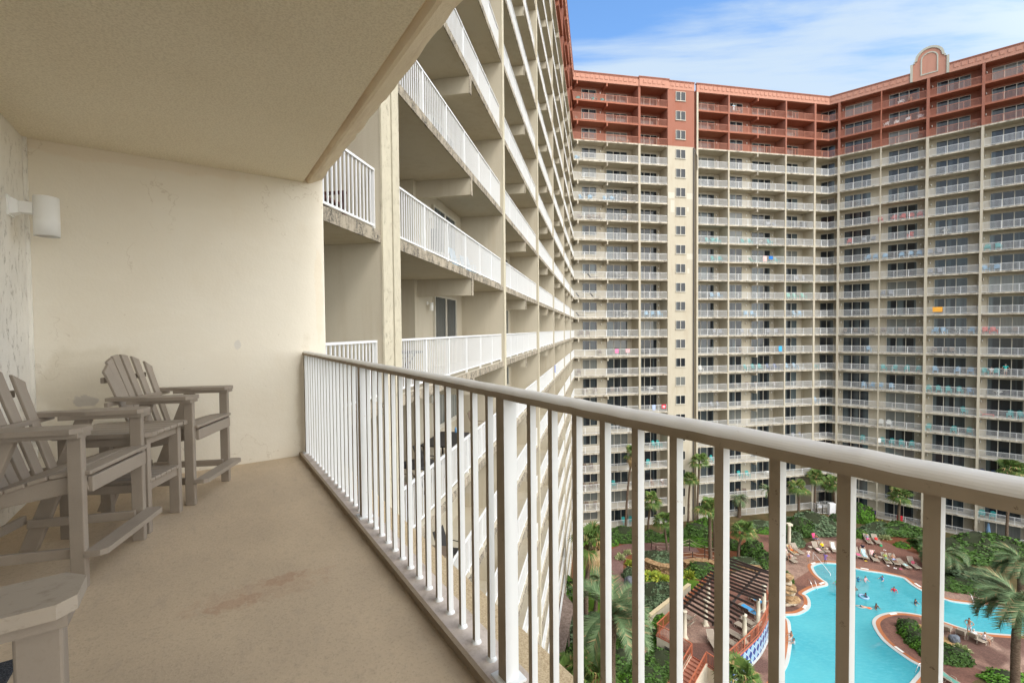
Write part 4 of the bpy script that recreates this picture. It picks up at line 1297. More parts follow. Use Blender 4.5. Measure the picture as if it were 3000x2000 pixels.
palm(2446,1496,2437,1418,1.2,'fan','palm standing right of the white gate')
palm(2632,1542,2638,1452,1.2,'fan','palm in front of the patio railing of the right wing', (.2,.17))
palm(2948,1606,2966,1376,1.3,'fan','tall palm at the far right in front of the right wing')
palm(1716,1838,1730,1585,1.45,'dead','stout palm with hanging straw skirt beside the left wing', (.26,.2))
palm(1790,2085,1796,1800,4.0,'feather','large date palm spreading over the lower garden path', (.34,.30), 0)
palm(1745,1790,1755,1700,2.2,'feather','smaller feathery palm behind the stout palm', (.2,.18), 2)
palm(2768,1668,2765,1618,3.0,'feather','windblown feather palm above the mulch bed and loungers', (.30,.26), 1)
palm(2972,2040,2982,1762,3.5,'feather','nearest date palm with long windblown fronds at the right', (.30,.26), 1)
palm(2990,1760,2992,1648,3.0,'feather','date palm partly behind the nearest one at the right edge', (.3,.26), 1)
palm(1665,2075,1668,1985,1.5,'fan','young fan palm at the bottom beside the slatted canopy', (.2,.18))
palm(1745,2080,1735,1990,1.6,'fan','young fan palm at the bottom between the first white posts', (.2,.18))
palm(2168,2065,2168,1995,1.4,'fan','young fan palm below the blue tiled wall', (.18,.16))
# ------------------------------------------------------------------ terrace with pergola, stairs, tiled wall
TZ = 2.0
def T(px, py, z=TZ): p = at(px, py, z); return Vector((p.x, p.y))
curve_px = [(2098,1963),(2135,1943),(2161,1920),(2195,1889),(2227,1854),(2250,1808),(2255,1775),(2243,1748)]
cl = smooth_loop([Vector((*T(*p), 0)) for p in curve_px], 6, False)
cl = [Vector((p.x, p.y)) for p in cl]
left = [T(2087,1699), T(1924,1858)]
s0, s1 = T(2027,1918), T(2069,1943)
ter = empty('terrace', (s0.x, s0.y, 0)); tag(ter, 'raised brick sun terrace with curved blue tiled wall', 'terrace')
off = Vector((s0.x, s0.y))
def loc(p): return Vector((p[0], p[1])) - off
outline = [loc(p) for p in ([left[1], T(1966,1880), s0, s1] + cl + [left[0]])]
M['creamwall'] = stucco('garden_wall_stucco', (.66, .60, .48), (.50, .44, .33))
b = MB(); b.prism([tuple(p) for p in outline], .0, TZ - .13); b.build('terrace_wall', M['creamwall'], ter)
b = MB(); b.prism([tuple(p) for p in offset_loop(outline, .06)], TZ - .13, TZ - .02); b.build('terrace_rim', mat('red_rim', (.42, .13, .08), .7), ter)
b = MB(); b.prism([tuple(p) for p in outline], TZ - .0199, TZ); b.build('terrace_floor', M['paver'], ter)
# diamond tiles: real tiles set proud of the curved wall
tile = [mat('pale_blue_tile', (.30, .50, .66), .25), mat('dark_blue_tile', (.03, .07, .25), .25), mat('white_tile', (.72, .74, .76), .3)]
b = MB()
oc = offset_loop(outline, .0)
path = [loc(p) for p in cl]
acc = [0.0]
for i in range(1, len(path)): acc.append(acc[-1] + (path[i] - path[i-1]).length)
def on_path(s, o=0.0):
    s = max(0.0, min(acc[-1] - 1e-4, s))
    i = max(k for k in range(len(acc)) if acc[k] <= s); i = min(i, len(path) - 2)
    u = (s - acc[i]) / (acc[i+1] - acc[i]); p = path[i].lerp(path[i+1], u); d = (path[i+1] - path[i]).normalized()
    nrm = Vector((d.y, -d.x)); return p + nrm * o
cen = sum((p for p in path), Vector((0, 0))) / len(path)
sgn = 1 if (on_path(acc[-1]/2, .5) - loc(left[1])).length > (on_path(acc[-1]/2, -.5) - loc(left[1])).length else -1
dw, dh, z0 = .80, .88, .12
cols_ = int(acc[-1] / (dw / 2))
for c in range(cols_):
    for r_ in range(-1, 4):
        if True:
            sc_ = (c + 1) * dw / 2
            zc = z0 + dh * (r_ + (.5 if c % 2 else 0)) + dh * .5
            pts = [(sc_, zc - dh*.47), (sc_ + dw*.46, zc), (sc_, zc + dh*.47), (sc_ - dw*.46, zc)]
            pts = [(s_, min(max(z_, z0), TZ - .16)) for s_, z_ in pts]
            if max(z for _, z in pts) - min(z for _, z in pts) < .1: continue
            vs = [(*on_path(s_, sgn * .025), z_) for s_, z_ in pts]
            b.add(vs, [(0, 1, 2, 3)] if sgn > 0 else [(3, 2, 1, 0)], c % 2)
n = 60
for i in range(n):
    a, c = acc[-1]*i/n, acc[-1]*(i+1)/n
    b.add([(*on_path(a, sgn*.012), .0), (*on_path(c, sgn*.012), .0), (*on_path(c, sgn*.012), TZ - .14), (*on_path(a, sgn*.012), TZ - .14)], [(0,1,2,3)], 2)
b.build('tiled_face', tile, ter)
b = MB()
for i in range(n):
    a, c = acc[-1]*i/n, acc[-1]*(i+1)/n
    p, q, r_, s_ = on_path(a, 0), on_path(c, 0), on_path(c, sgn*.16), on_path(a, sgn*.16)
    b.add([(p.x,p.y,.1),(q.x,q.y,.1),(r_.x,r_.y,.1),(s_.x,s_.y,.1),(s_.x,s_.y,0.01),(r_.x,r_.y,0.01)], [(0,1,2,3),(3,2,5,4)])
b.build('wall_foot', M['coping'], ter)
# stairs
d = (s1 - s0).normalized(); outw = Vector((d.y, -d.x))
if (s0 + outw - left[0]).length < (s0 - outw - left[0]).length: outw = -outw
b = MB(); nst = 12; rise = TZ / nst; run = .32
for i in range(nst - 1):
    z1 = TZ - rise * (i + 1); a = outw * (run * i); c = outw * (run * (i + 1) + .02)
    p = [loc(s0) + a, loc(s1) + a, loc(s1) + c, loc(s0) + c]
    b.prism([tuple(q) for q in p], 0, z1)
b.build('stairs', mat('red_brick_steps', (.36, .15, .10), .8), ter)
b = MB()
for q in (s0, s1):
    e = d * (.14 if q is s1 else -.14)
    a = loc(q); c = a + outw * (run * nst)
    vs = [(a.x, a.y, 0), (a.x + e.x, a.y + e.y, 0), (c.x + e.x, c.y + e.y, 0), (c.x, c.y, 0), (a.x, a.y, TZ + .12), (a.x + e.x, a.y + e.y, TZ + .12), (c.x + e.x, c.y + e.y, .2), (c.x, c.y, .2)]
    b.add(vs, [(0,3,2,1),(4,5,6,7),(0,1,5,4),(1,2,6,5),(2,3,7,6),(3,0,4,7)])
b.build('stair_side', M['creamwall'], ter)
# louvre in the front wall
pa, pb = loc(T(1966,1880)), loc(left[1]); dd_ = (pa - pb).normalized(); oo = Vector((dd_.y, -dd_.x))
if (oo + pb - loc(left[0])).length < (pb - oo - loc(left[0])).length: oo = -oo
b = MB(); 
for i in range(8):
    z = .55 + i * .11; p = pb + dd_ * .8 + oo * .03; q = pb + dd_ * 2.4 + oo * .03
    b.bar((*p, z), (*q, z), .05, .05)
b.build('louvre', M['dark'], ter)
# orange-red railing
M['redmetal'] = mat('orange_red_metal', (.42, .125, .065), .45)
def picket_rail(pts, parent, z0=TZ, h=1.05, gap=.14, zend=None):
    b = MB(); L_ = 0
    seg = [(Vector(pts[i]), Vector(pts[i+1])) for i in range(len(pts)-1)]
    tot = sum((q - p).length for p, q in seg); run_ = 0
    for p, q in seg:
        ln = (q - p).length
        za = z0 if zend is None else z0 + (zend - z0) * run_ / tot
        zb = z0 if zend is None else z0 + (zend - z0) * (run_ + ln) / tot
        b.bar((*p, za + h), (*q, zb + h), .09, .05); b.bar((*p, za + .12), (*q, zb + .12), .04, .04)
        k = int(ln / gap)
        for i in range(k + 1):
            u = i / max(1, k); c = p.lerp(q, u); zc = za + (zb - za) * u
            if (L_ % 12) == 0: b.box(c.x - .035, c.x + .035, c.y - .035, c.y + .035, zc, zc + h)
            else: b.box(c.x - .011, c.x + .011, c.y - .011, c.y + .011, zc + .12, zc + h)
            L_ += 1
        run_ += ln
    return b.build('red_railing', M['redmetal'], parent)
picket_rail([on_path(acc[-1] * i / 24, -sgn * .06) for i in range(25)], ter)
picket_rail([loc(left[0]), loc(left[1]), loc(T(1966,1880)), loc(s0)], ter)
for q in (s0, s1): picket_rail([loc(q) + outw * .05, loc(q) + outw * (run * nst)], ter, TZ, 1.0, .14, .1)
picket_rail([loc(s1), on_path(0, -sgn * .06)], ter)
# life-ring sign on the rail, pale plate
# pergola
PG = TZ + 2.95
pg = empty('pergola', (*T(2100,1760), TZ)); tag(pg, 'dark slatted pergola on pale round columns over the terrace', 'pergola')
po = Vector((*T(2100,1760), TZ))
TL, BL = T(2121,1629,PG), T(1989,1764,PG)
rr = smooth_loop([Vector((*T(*p, PG), 0)) for p in crop(1650,1550,.287,[(2108,438),(2098,510),(2080,585),(2062,655),(2000,715),(1890,830),(1810,890),(1725,950),(1620,1000)])], 4, False)
slat = mat('dark_brown_slat', (.045, .030, .026), .6)
NSL = 18
for i in range(NSL):
    u = i / (NSL - 1); a = TL.lerp(BL, u); c = rr[int(u * (len(rr) - 1))]
    b = MB(); b.bar((a.x - po.x, a.y - po.y, PG - TZ), (c.x - po.x, c.y - po.y, PG - TZ), .07, .22)
    b.build('slat', slat, pg)
RR0, RR1 = Vector((rr[0].x, rr[0].y)), Vector((rr[-1].x, rr[-1].y))
for u in (.12, .80):
    a, c = TL.lerp(RR0, u) , BL.lerp(RR1, u)
    b = MB(); b.bar((a.x - po.x, a.y - po.y, PG - TZ - .24), (c.x - po.x, c.y - po.y, PG - TZ - .24), .14, .22); b.build('beam', slat, pg)
for (px, py) in ((2067,1830),(2006,1868),(2181,1880),(2221,1828),(2238,1788),(2075,1760),(2130,1718)):
    q = T(px, py) - Vector((po.x, po.y))
    b = MB(); b.box(q.x - .27, q.x + .27, q.y - .27, q.y + .27, 0.002, .12)
    b.lathe((q.x, q.y, 0), [(.25, .12), (.25, .2), (.19, .26), (.19, 1.4), (.165, 2.45), (.22, 2.5), (.22, 2.6), (0, 2.6)], 16)
    b.build('column', M['creamwall'], pg)

# garden walls, column, boulders, rope fence, gate, canopy
def wall_line(px0, px1, h, th, label):
    a, c = Vector(A2(*px0)), Vector(A2(*px1)); r = empty('garden_wall', (a.x, a.y, 0)); tag(r, label, 'wall')
    v = c - a; b = MB(); b.bar((0, 0, h/2), (v.x, v.y, h/2), th, h); b.build('wall_body', M['creamwall'], r)
    b = MB(); b.bar((0, 0, h + .05), (v.x, v.y, h + .05), th + .12, .1); b.build('wall_cap', stucco('sandstone_cap', (.62, .52, .34), (.5, .4, .25)), r)
wall_line((1900,1836), (2020,1738), 1.1, .3, 'low cream garden wall beside the terrace railing')
cpx = Vector((*A2(2312,1599), 0)); r = empty('garden_column', cpx); tag(r, 'free standing pale column at the edge of the pool deck', 'column')
b = MB(); b.box(-.3,.3,-.3,.3,0,.2); b.lathe((0,0,0), [(.24,.2),(.22,.3),(.2,2.9),(.27,3.0)], 14); b.build('shaft', M['creamwall'], r)
b = MB(); b.box(-.32,.32,-.32,.32,3.0,3.25); b.build('capital', M['creamwall'], r)
def rock(px, py, rx, ry, h, m__, label, z=0, rz=0, name='boulder', group=None):
    R = random.Random(int(px * 7 + py)); x, y = A2(px, py, z)
    bm = bmesh.new(); bmesh.ops.create_icosphere(bm, subdivisions=3, radius=1)
    o_ = Vector((px, py, 0))
    for v in bm.verts:
        n_ = noise.noise(v.co * 1.1 + o_) * .35 + noise.noise(v.co * 3.1 + o_) * .1
        v.co = v.co * (1 + n_); v.co.z = max(-.2, min(.8, v.co.z)) 
        v.co = Vector((v.co.x * rx, v.co.y * ry, (v.co.z + .2) * h))
    me = bpy.data.meshes.new('boulder'); bm.to_mesh(me); bm.free(); me.materials.append(m__)
    o = put(name, me, None, (x, y, z), rz); tag(o, label, 'rock', group); return o
def stone(name, a, b__):
    m__ = mat(name, a, .9, spec=.15); t = NT(m__); p = t.geo(); f = t.noise(p, 3, 6, .7)
    t.col(t.mix(t.ramp(f, .38, .62), a, b__)); t.bump(f, .7, .08); return m__
S1 = stone('ochre_rock', (.40, .27, .15), (.24, .14, .07)); S2 = stone('pale_rock', (.50, .42, .32), (.34, .27, .20)); S3 = stone('grey_rock', (.16, .18, .21), (.10, .11, .13))
for a in ((1838,1886,1.3,2.2,.55,S1,'long orange flagstone below the date palm crown',0,.5),(1872,1852,1.5,.9,.5,S1,'orange flagstone left of the bright grassy shrub',0,.2),
          (1855,1925,2.0,.4,.4,S1,'narrow orange stone kerb beside the rounded shrub',0,-.7),(1918,1925,1.7,1.0,.45,S2,'pale flat rock left of the terrace louvre',0,.3),
          (1910,1960,2.6,.7,.4,S2,'pale diagonal rock left of the round dark shrub',0,-.75),(1935,1990,1.0,.8,.5,S1,'small orange rock at the bottom by the stairs',0,0),
          (1845,1711,.6,.6,.9,S3,'grey boulder at the path bend',0,0),(2796,1877,.48,.40,.55,S3,'dark grey boulder between the peninsula chairs and hedge',0,.3),
          (1945,1909,.6,.5,.5,S3,'small dark rock beside the terrace louvre',0,0)):
    rock(*a)
# stacked stone ledges: layers of flat stones
def ledge(pts, h, label):
    l = smooth_loop([Vector((*A2(*p), 0)) for p in pts], 4, False); a0_ = l[0]; R = random.Random(int(pts[0][0]))
    r = empty('stone_ledge', a0_); tag(r, label, 'stone ledge'); b = MB(); n_ = int(h / .22)
    for k in range(n_):
        for i in range(len(l) - 1):
            p = l[i] - a0_; q = l[i+1] - a0_; dz = k * .22
            j = Vector((R.uniform(-.12, .12), R.uniform(-.15, .1), 0))
            b.bar(p + j + Vector((0, 0, dz + .11)), q + j + Vector((0, 0, dz + .11)), R.uniform(.5, .75), R.uniform(.17, .215))
    b.build('stones', S1, r, bevel=.03)
    b = MB()
    for i in range(0, len(l) - 1, 2):
        p = l[i] - a0_; q = l[min(i+2, len(l)-1)] - a0_; b.bar(p + Vector((0,0,n_*.22+.06)), q + Vector((0,0,n_*.22+.06)), R.uniform(.8, 1.1), .12)
    b.build('cap_stone', S1, r, bevel=.03)
ledge([(1888,1662),(1910,1672),(1935,1680),(1966,1684)], 1.1, 'stacked ochre stone ledge under the silvery shrub')
ledge([(2003,1666),(2040,1660),(2075,1662),(2095,1670)], .9, 'stacked ochre stone ledge below the rope fence')
ledge([(2150,1655),(2185,1668),(2230,1672)], .5, 'low ochre stone edging behind the pergola')
# rock waterfall beside the pool
r = empty('rock_fountain', (*A2(2306,1765), 0)); tag(r, 'tall stacked rock pile on the deck beside the pool', 'rock pile')
R = random.Random(5)
for k in range(9):
    bm = bmesh.new(); bmesh.ops.create_icosphere(bm, subdivisions=2, radius=1)
    for v in bm.verts:
        v.co *= 1 + noise.noise(v.co * 1.7 + Vector((k * 9, 0, 0))) * .45; v.co = Vector((v.co.x * (1.25 - k * .09), v.co.y * (1.1 - k * .08), max(-.6, min(.6, v.co.z)) * .34))
    me = bpy.data.meshes.new('rock_layer'); bm.to_mesh(me); bm.free(); me.materials.append(S1 if k % 3 else S2)
    put('rock_layer', me, r, (R.uniform(-.25, .25), R.uniform(-.25, .25), .2 + k * .36), R.uniform(0, 6))
shrub(2300,1700,1.0,.9,1.3,'leaf','dark bush growing behind the stacked rock pile')
# rope fence
M['wood'] = mat('dark_post_wood', (.06, .04, .03), .85); M['rope'] = mat('pale_rope', (.42, .34, .26), .9)
def rope_fence(pts, label):
    P_ = [Vector((*A2(*p), 0)) for p in pts]; r = empty('rope_fence', P_[0]); tag(r, label, 'fence')
    for p in P_:
        q = p - P_[0]; b = MB(); b.tube([q, q + Vector((0, 0, 1.15))], .06, 8); b.build('post', M['wood'], r)
    b = MB()
    for hh in (1.05, .6):
        for i in range(len(P_) - 1):
            p, q = P_[i] - P_[0], P_[i+1] - P_[0]
            b.tube([p.lerp(q, u / 6) + Vector((0, 0, hh - .14 * sin(pi * u / 6))) for u in range(7)], .028, 5)
    b.build('rope', M['rope'], r)
rope_fence([(1909,1608),(1966,1612),(2020,1612)], 'rope fence along the upper brick path')
rope_fence([(1922,1622),(1966,1640),(2029,1640),(2065,1645),(2112,1650)], 'rope fence along the lower brick path')
rope_fence([(1966,1612),(2021,1600),(2065,1622),(2110,1626)], 'rope fence between the two brick paths')
# white gate and fence by the inner corner
gx = Vector((*A2(2392,1502), 0)); r = empty('gate', gx); tag(r, 'white picket gate with sign at the end of the walk', 'gate')
def wpanel(px0, px1, h=1.5, gap=.12):
    p, q = Vector((*A2(*px0), 0)) - gx, Vector((*A2(*px1), 0)) - gx; b = MB()
    for z_ in (.1, h): b.bar(p + Vector((0,0,z_)), q + Vector((0,0,z_)), .05, .05)
    k = int((q - p).length / gap)
    for i in range(k + 1):
        c = p.lerp(q, i / k); s_ = .035 if i in (0, k) else .012; b.box(c.x - s_, c.x + s_, c.y - s_, c.y + s_, 0, h + (.08 if i in (0, k) else 0))
    return b
wpanel((2378,1497), (2392,1502)).build('side_panel', M['white'], r); wpanel((2392,1502), (2410,1504)).build('gate_leaf', M['white'], r); wpanel((2410,1504), (2432,1505)).build('side_panel', M['white'], r)
p = Vector((*A2(2392,1502), 0)) - gx; q = Vector((*A2(2410,1504), 0)) - gx; dn = (q - p).normalized()
b = MB(); b.bar(p + dn*.25 + Vector((0,-.06,1.15)), p + dn*.75 + Vector((0,-.06,1.15)), .02, .32); b.build('sign_plate', mat('grey_sign', (.6,.62,.66), .5), r)
q = Vector((*A2(2436,1506), 0)); r = empty('utility_cabinet', q); tag(r, 'white slatted cabinet right of the white gate', 'cabinet')
b = MB(); b.box(-.5,.5,-.3,.3,0,1.9); b.build('cabinet_body', M['white'], r, bevel=.02)
b = MB()
for i in range(9): b.box(-.44,.44,-.33,-.3,.15+i*.19,.28+i*.19)
b.build('slats', M['white'], r)
# slatted canopy beside the left wing
CZ = 3.0
c4 = [Vector((*T(px, py, CZ), CZ)) for px, py in ((1650,1733),(1680,1772),(1634,1990),(1600,1990))]
r = empty('slatted_canopy', c4[0]); tag(r, 'weathered slatted wooden canopy at the foot of the left wing', 'canopy')
grey = stone('weathered_wood', (.26, .20, .17), (.16, .12, .10)); b = MB(); n_ = 70
for i in range(n_):
    u = i / (n_ - 1); a = c4[0].lerp(c4[3], u) - c4[0]; c = c4[1].lerp(c4[2], u) - c4[0]
    a2 = a + (a - c).normalized() * 1.8
    b.bar(a2, c, .09, .05)
b.build('slats', grey, r)
b = MB()
for (p, q) in ((c4[0], c4[3]), (c4[1], c4[2])):
    b.bar(p - c4[0] + Vector((0,0,-.1)), q - c4[0] + Vector((0,0,-.1)), .12, .14)
    for u in (.02, .35, .7, .98):
        s_ = p.lerp(q, u) - c4[0]; b.box(s_.x - .07, s_.x + .07, s_.y - .07, s_.y + .07, -CZ, -.17)
b.build('frame', grey, r)
# pool ladders and handrail
steel = mat('polished_steel', (.75, .75, .76), .2, metal=1)
def ladder(px0, px1, label, px=(2, 1)):
    a, c = Vector((*A2(*px0), 0)), Vector((*A2(*px1), 0)); r = empty('pool_ladder', a); tag(r, label, 'ladder')
    v = c - a; sdv = Vector((-v.y, v.x, 0)).normalized() * .28
    for sg in (-1, 1):
        o = sdv * sg; b = MB(); L_ = v.length
        u = v.normalized()
        b.tube([o + Vector((0,0,0)), o + Vector((0,0,.65)), o + u*.12 + Vector((0,0,.8)), o + u*(L_*.55) + Vector((0,0,.72)), o + u*L_ + Vector((0,0,.1)), o + u*L_ + Vector((0,0,-.8))], .028, 8); b.build('rail', steel, r)
    b = MB()
    for z_ in (-.25, -.5): b.bar(-sdv + v + Vector((0,0,z_)), sdv + v + Vector((0,0,z_)), .1, .03)
    b.build('rung', steel, r)
ladder((2372,1712),(2388,1724),'steel ladder by the narrow neck of the pool')
ladder((2845,1752),(2862,1768),'steel ladder at the far right side of the pool')
ladder((2712,1972),(2692,1975),'steel ladder at the near tip of the peninsula')
a, c = Vector((*A2(2382,1637), 0)), Vector((*A2(2433,1683), -.6)); r = empty('pool_handrail', a); tag(r, 'single pale handrail leading down the curved pool steps', 'handrail')
b = MB(); v = c - a; b.tube([Vector((0,0,0)), Vector((0,0,.95)), v + Vector((0,0,.75)), v], .03, 8); b.build('rail', M['white'], r)
# ------------------------------------------------------------------ people
def make_body(J, bones, name, sub=1):
    """J: name -> (x, y, z, r); bones: pairs. Grown as one continuous skin from the pelvis."""
    names = list(J); idx = {n_: i for i, n_ in enumerate(names)}
    me = bpy.data.meshes.new('b'); me.from_pydata([J[n_][:3] for n_ in names], [(idx[a], idx[c]) for a, c in bones], [])
    o = bpy.data.objects.new('b', me); COL.objects.link(o)
    mo = o.modifiers.new('s', 'SKIN'); mo.use_smooth_shade = True; mo.branch_smoothing = .4
    sk = me.skin_vertices[0].data
    for n_, i in idx.items():
        r = J[n_][3]; sk[i].radius = r if hasattr(r, '__len__') else (r, r); sk[i].use_root = n_ == 'pelvis'
    ss = o.modifiers.new('u', 'SUBSURF'); ss.levels = sub; ss.render_levels = sub
    bpy.context.view_layer.update()
    out = bpy.data.meshes.new_from_object(o.evaluated_get(bpy.context.evaluated_depsgraph_get()))
    bpy.data.objects.remove(o); out.name = name
    out.polygons.foreach_set('use_smooth', [True] * len(out.polygons))
    return out
def V3(*a): return Vector(a)
def hand(J, B, tag_, wrist, direc, side):
    d = Vector(direc).normalized(); s = Vector(side).normalized(); w_ = Vector(wrist)
    p = w_ + d * .06
    J[tag_ + 'palm'] = (*p, (.034, .018)); B.append((tag_ + 'wr', tag_ + 'palm'))
    dn = d.cross(s)
    for i, (o_, l_) in enumerate(((-.03, .068), (-.010, .078), (.011, .074), (.031, .06))):
        a = p + s * o_ + d * .038; m1 = a + d * l_ * .5; t_ = a + d * l_ * .9 + dn * .02
        J[f'{tag_}f{i}a'] = (*a, .010); J[f'{tag_}f{i}b'] = (*m1, .009); J[f'{tag_}f{i}c'] = (*t_, .008)
        B += [(tag_ + 'palm', f'{tag_}f{i}a'), (f'{tag_}f{i}a', f'{tag_}f{i}b'), (f'{tag_}f{i}b', f'{tag_}f{i}c')]
    a = p - s * .045 - d * .012; t_ = a + (d - s * .6).normalized() * .05
    J[tag_ + 'ta'] = (*a, .012); J[tag_ + 'tb'] = (*t_, .009); B += [(tag_ + 'palm', tag_ + 'ta'), (tag_ + 'ta', tag_ + 'tb')]
def skeleton(pose):
    J = {}; B = []
    P = dict(pelvis=(0,0,.95), waist=(0,0,1.08), chest=(0,.0,1.28), neck=(0,0,1.46), head=(0,.015,1.58), top=(0,.01,1.69),
             shL=(-.17,0,1.41), elL=(-.23,-.03,1.14), wrL=(-.24,.06,.90), shR=(.17,0,1.41), elR=(.23,-.03,1.14), wrR=(.24,.06,.90),
             hipL=(-.09,0,.90), knL=(-.10,.02,.50), anL=(-.11,-.02,.08), toL=(-.13,.13,.03), hipR=(.09,0,.90), knR=(.10,.02,.50), anR=(.11,-.02,.08), toR=(.13,.13,.03))
    P.update(pose)
    R_ = dict(pelvis=(.145,.10), waist=(.125,.09), chest=(.155,.105), neck=.052, head=(.078,.088), top=(.062,.072),
              shL=.058, elL=.040, wrL=.027, shR=.058, elR=.040, wrR=.027, hipL=.085, knL=.055, anL=.036, toL=.030, hipR=.085, knR=.055, anR=.036, toR=.030)
    for k, v in P.items(): J[k] = (*v, R_[k])
    B += [('pelvis','waist'),('waist','chest'),('chest','neck'),('neck','head'),('head','top')]
    for s in 'LR':
        B += [('chest','sh'+s),('sh'+s,'el'+s),('el'+s,'wr'+s),('pelvis','hip'+s),('hip'+s,'kn'+s),('kn'+s,'an'+s),('an'+s,'to'+s)]
        d = Vector(P['wr'+s]) - Vector(P['el'+s]); up_ = Vector((1, 0, 0)) if abs(d.normalized().x) < .8 else Vector((0, 1, 0))
        sd_ = d.cross(d.cross(up_)); hand(J, B, s, P['wr'+s], d, sd_ if s == 'L' else -sd_)
    J2 = {}
    for k, v in J.items(): J2[k] = v
    J2['Lwr'] = J2.pop('wrL'); J2['Rwr'] = J2.pop('wrR')
    B = [tuple({'wrL': 'Lwr', 'wrR': 'Rwr'}.get(q, q) for q in b_) for b_ in B]
    # nose and ears
    h = Vector(P['head']); u = (Vector(P['top']) - h).normalized(); f_ = Vector(pose.get('_f', (0, 1, 0))) if '_f' in pose else (Vector((0,1,0)) if abs(u.y) < .8 else Vector((0,0,1)))
    f_ = (f_ - u * f_.dot(u)).normalized()
    return J2, B, P, h, u, f_
POSES = {
 'stand': {},
 'hips': dict(elL=(-.34,-.05,1.16), wrL=(-.20,.14,1.02), elR=(.34,-.05,1.16), wrR=(.20,.14,1.02)),
 'wade': dict(elL=(-.30,.10,1.18), wrL=(-.30,.32,1.12), elR=(.30,.10,1.18), wrR=(.28,.32,1.10)),
 'reach': dict(shL=(-.16,.04,1.42), elL=(-.20,.30,1.36), wrL=(-.18,.52,1.34), shR=(.16,.04,1.42), elR=(.20,.30,1.34), wrR=(.18,.52,1.32)),
 'lean': dict(elL=(-.36,.12,1.20), wrL=(-.34,.34,1.10), elR=(.36,.12,1.20), wrR=(.34,.34,1.10)),
 'recline': dict(pelvis=(0,0,.42), waist=(0,-.12,.50), chest=(0,-.27,.64), neck=(0,-.42,.78), head=(0,-.47,.89), top=(0,-.50,.99),
     shL=(-.17,-.38,.73), elL=(-.27,-.20,.55), wrL=(-.22,.02,.50), shR=(.17,-.38,.73), elR=(.27,-.20,.55), wrR=(.22,.02,.50),
     hipL=(-.09,.05,.41), knL=(-.11,.44,.52), anL=(-.11,.83,.42), toL=(-.14,.90,.54), hipR=(.09,.05,.41), knR=(.11,.45,.44), anR=(.11,.86,.40), toR=(.14,.92,.52)),
 'sit': dict(pelvis=(0,0,.50), waist=(0,.02,.62), chest=(0,.06,.82), neck=(0,.10,1.00), head=(0,.14,1.11), top=(0,.15,1.22),
     shL=(-.17,.09,.94), elL=(-.24,.18,.70), wrL=(-.14,.38,.62), shR=(.17,.09,.94), elR=(.24,.18,.70), wrR=(.14,.38,.62),
     hipL=(-.09,.04,.48), knL=(-.13,.44,.52), anL=(-.13,.44,.10), toL=(-.14,.58,.04), hipR=(.09,.04,.48), knR=(.13,.44,.52), anR=(.13,.46,.10), toR=(.14,.60,.04)),
 'swim': dict(pelvis=(0,0,-.08), waist=(0,.13,-.06), chest=(0,.33,-.04), neck=(0,.51,-.01), head=(0,.61,.03), top=(0,.72,.05),
     shL=(-.17,.45,-.04), elL=(-.24,.72,-.08), wrL=(-.16,.96,-.05), shR=(.17,.45,-.04), elR=(.24,.72,-.08), wrR=(.16,.96,-.05),
     hipL=(-.09,-.05,-.09), knL=(-.12,-.45,-.14), anL=(-.10,-.86,-.12), toL=(-.10,-1.0,-.12), hipR=(.09,-.05,-.09), knR=(.12,-.45,-.10), anR=(.10,-.86,-.16), toR=(.10,-1.0,-.15)),
}
SKIN = [mat('fair_skin', (.55, .33, .24), .55), mat('tan_skin', (.40, .21, .13), .55), mat('brown_skin', (.22, .11, .065), .55)]
HAIR = {'black': mat('black_hair', (.012, .010, .009), .6), 'brown': mat('brown_hair', (.06, .03, .015), .6), 'fair': mat('fair_hair', (.32, .20, .09), .6), 'grey': mat('grey_cap', (.45, .45, .45), .7)}
CLOTH = {}
def cloth(c):
    if c not in CLOTH: CLOTH[c] = mat('cloth', c, .85, spec=.2)
    return CLOTH[c]
_body = {}
def body(pose):
    if pose in _body: return _body[pose]
    J, B, P, h, u, f_ = skeleton(POSES[pose])
    me = make_body(J, B, 'body'); me.materials.append(SKIN[0])
    # face: pull out the nose, sink the eyes
    s_ = u.cross(f_)
    for v in me.vertices:
        q = v.co - h; a, b_, c = q.dot(s_), q.dot(f_), q.dot(u)
        if q.length < .16 and b_ > .03:
            if abs(a) < .016 and -.03 < c < .03: v.co += f_ * .020
            elif .018 < abs(a) < .045 and .0 < c < .045: v.co -= f_ * .006
    _body[pose] = (me, P, h, u, f_); return _body[pose]
def shell(me, test, off, mat_):
    bm = bmesh.new(); bm.from_mesh(me); bm.normal_update()
    dele = [f for f in bm.faces if not test(f.calc_center_median())]
    bmesh.ops.delete(bm, geom=dele, context='FACES')
    for v in bm.verts: v.co += v.normal * off
    out = bpy.data.meshes.new('garment'); bm.to_mesh(out); bm.free()
    out.polygons.foreach_set('use_smooth', [True] * len(out.polygons)); out.materials.append(mat_); return out
def seg_d(p, a, b_):
    a, b_ = Vector(a), Vector(b_); t_ = max(0, min(1, (p - a).dot(b_ - a) / (b_ - a).length_squared)); return (p - a - (b_ - a) * t_).length, t_
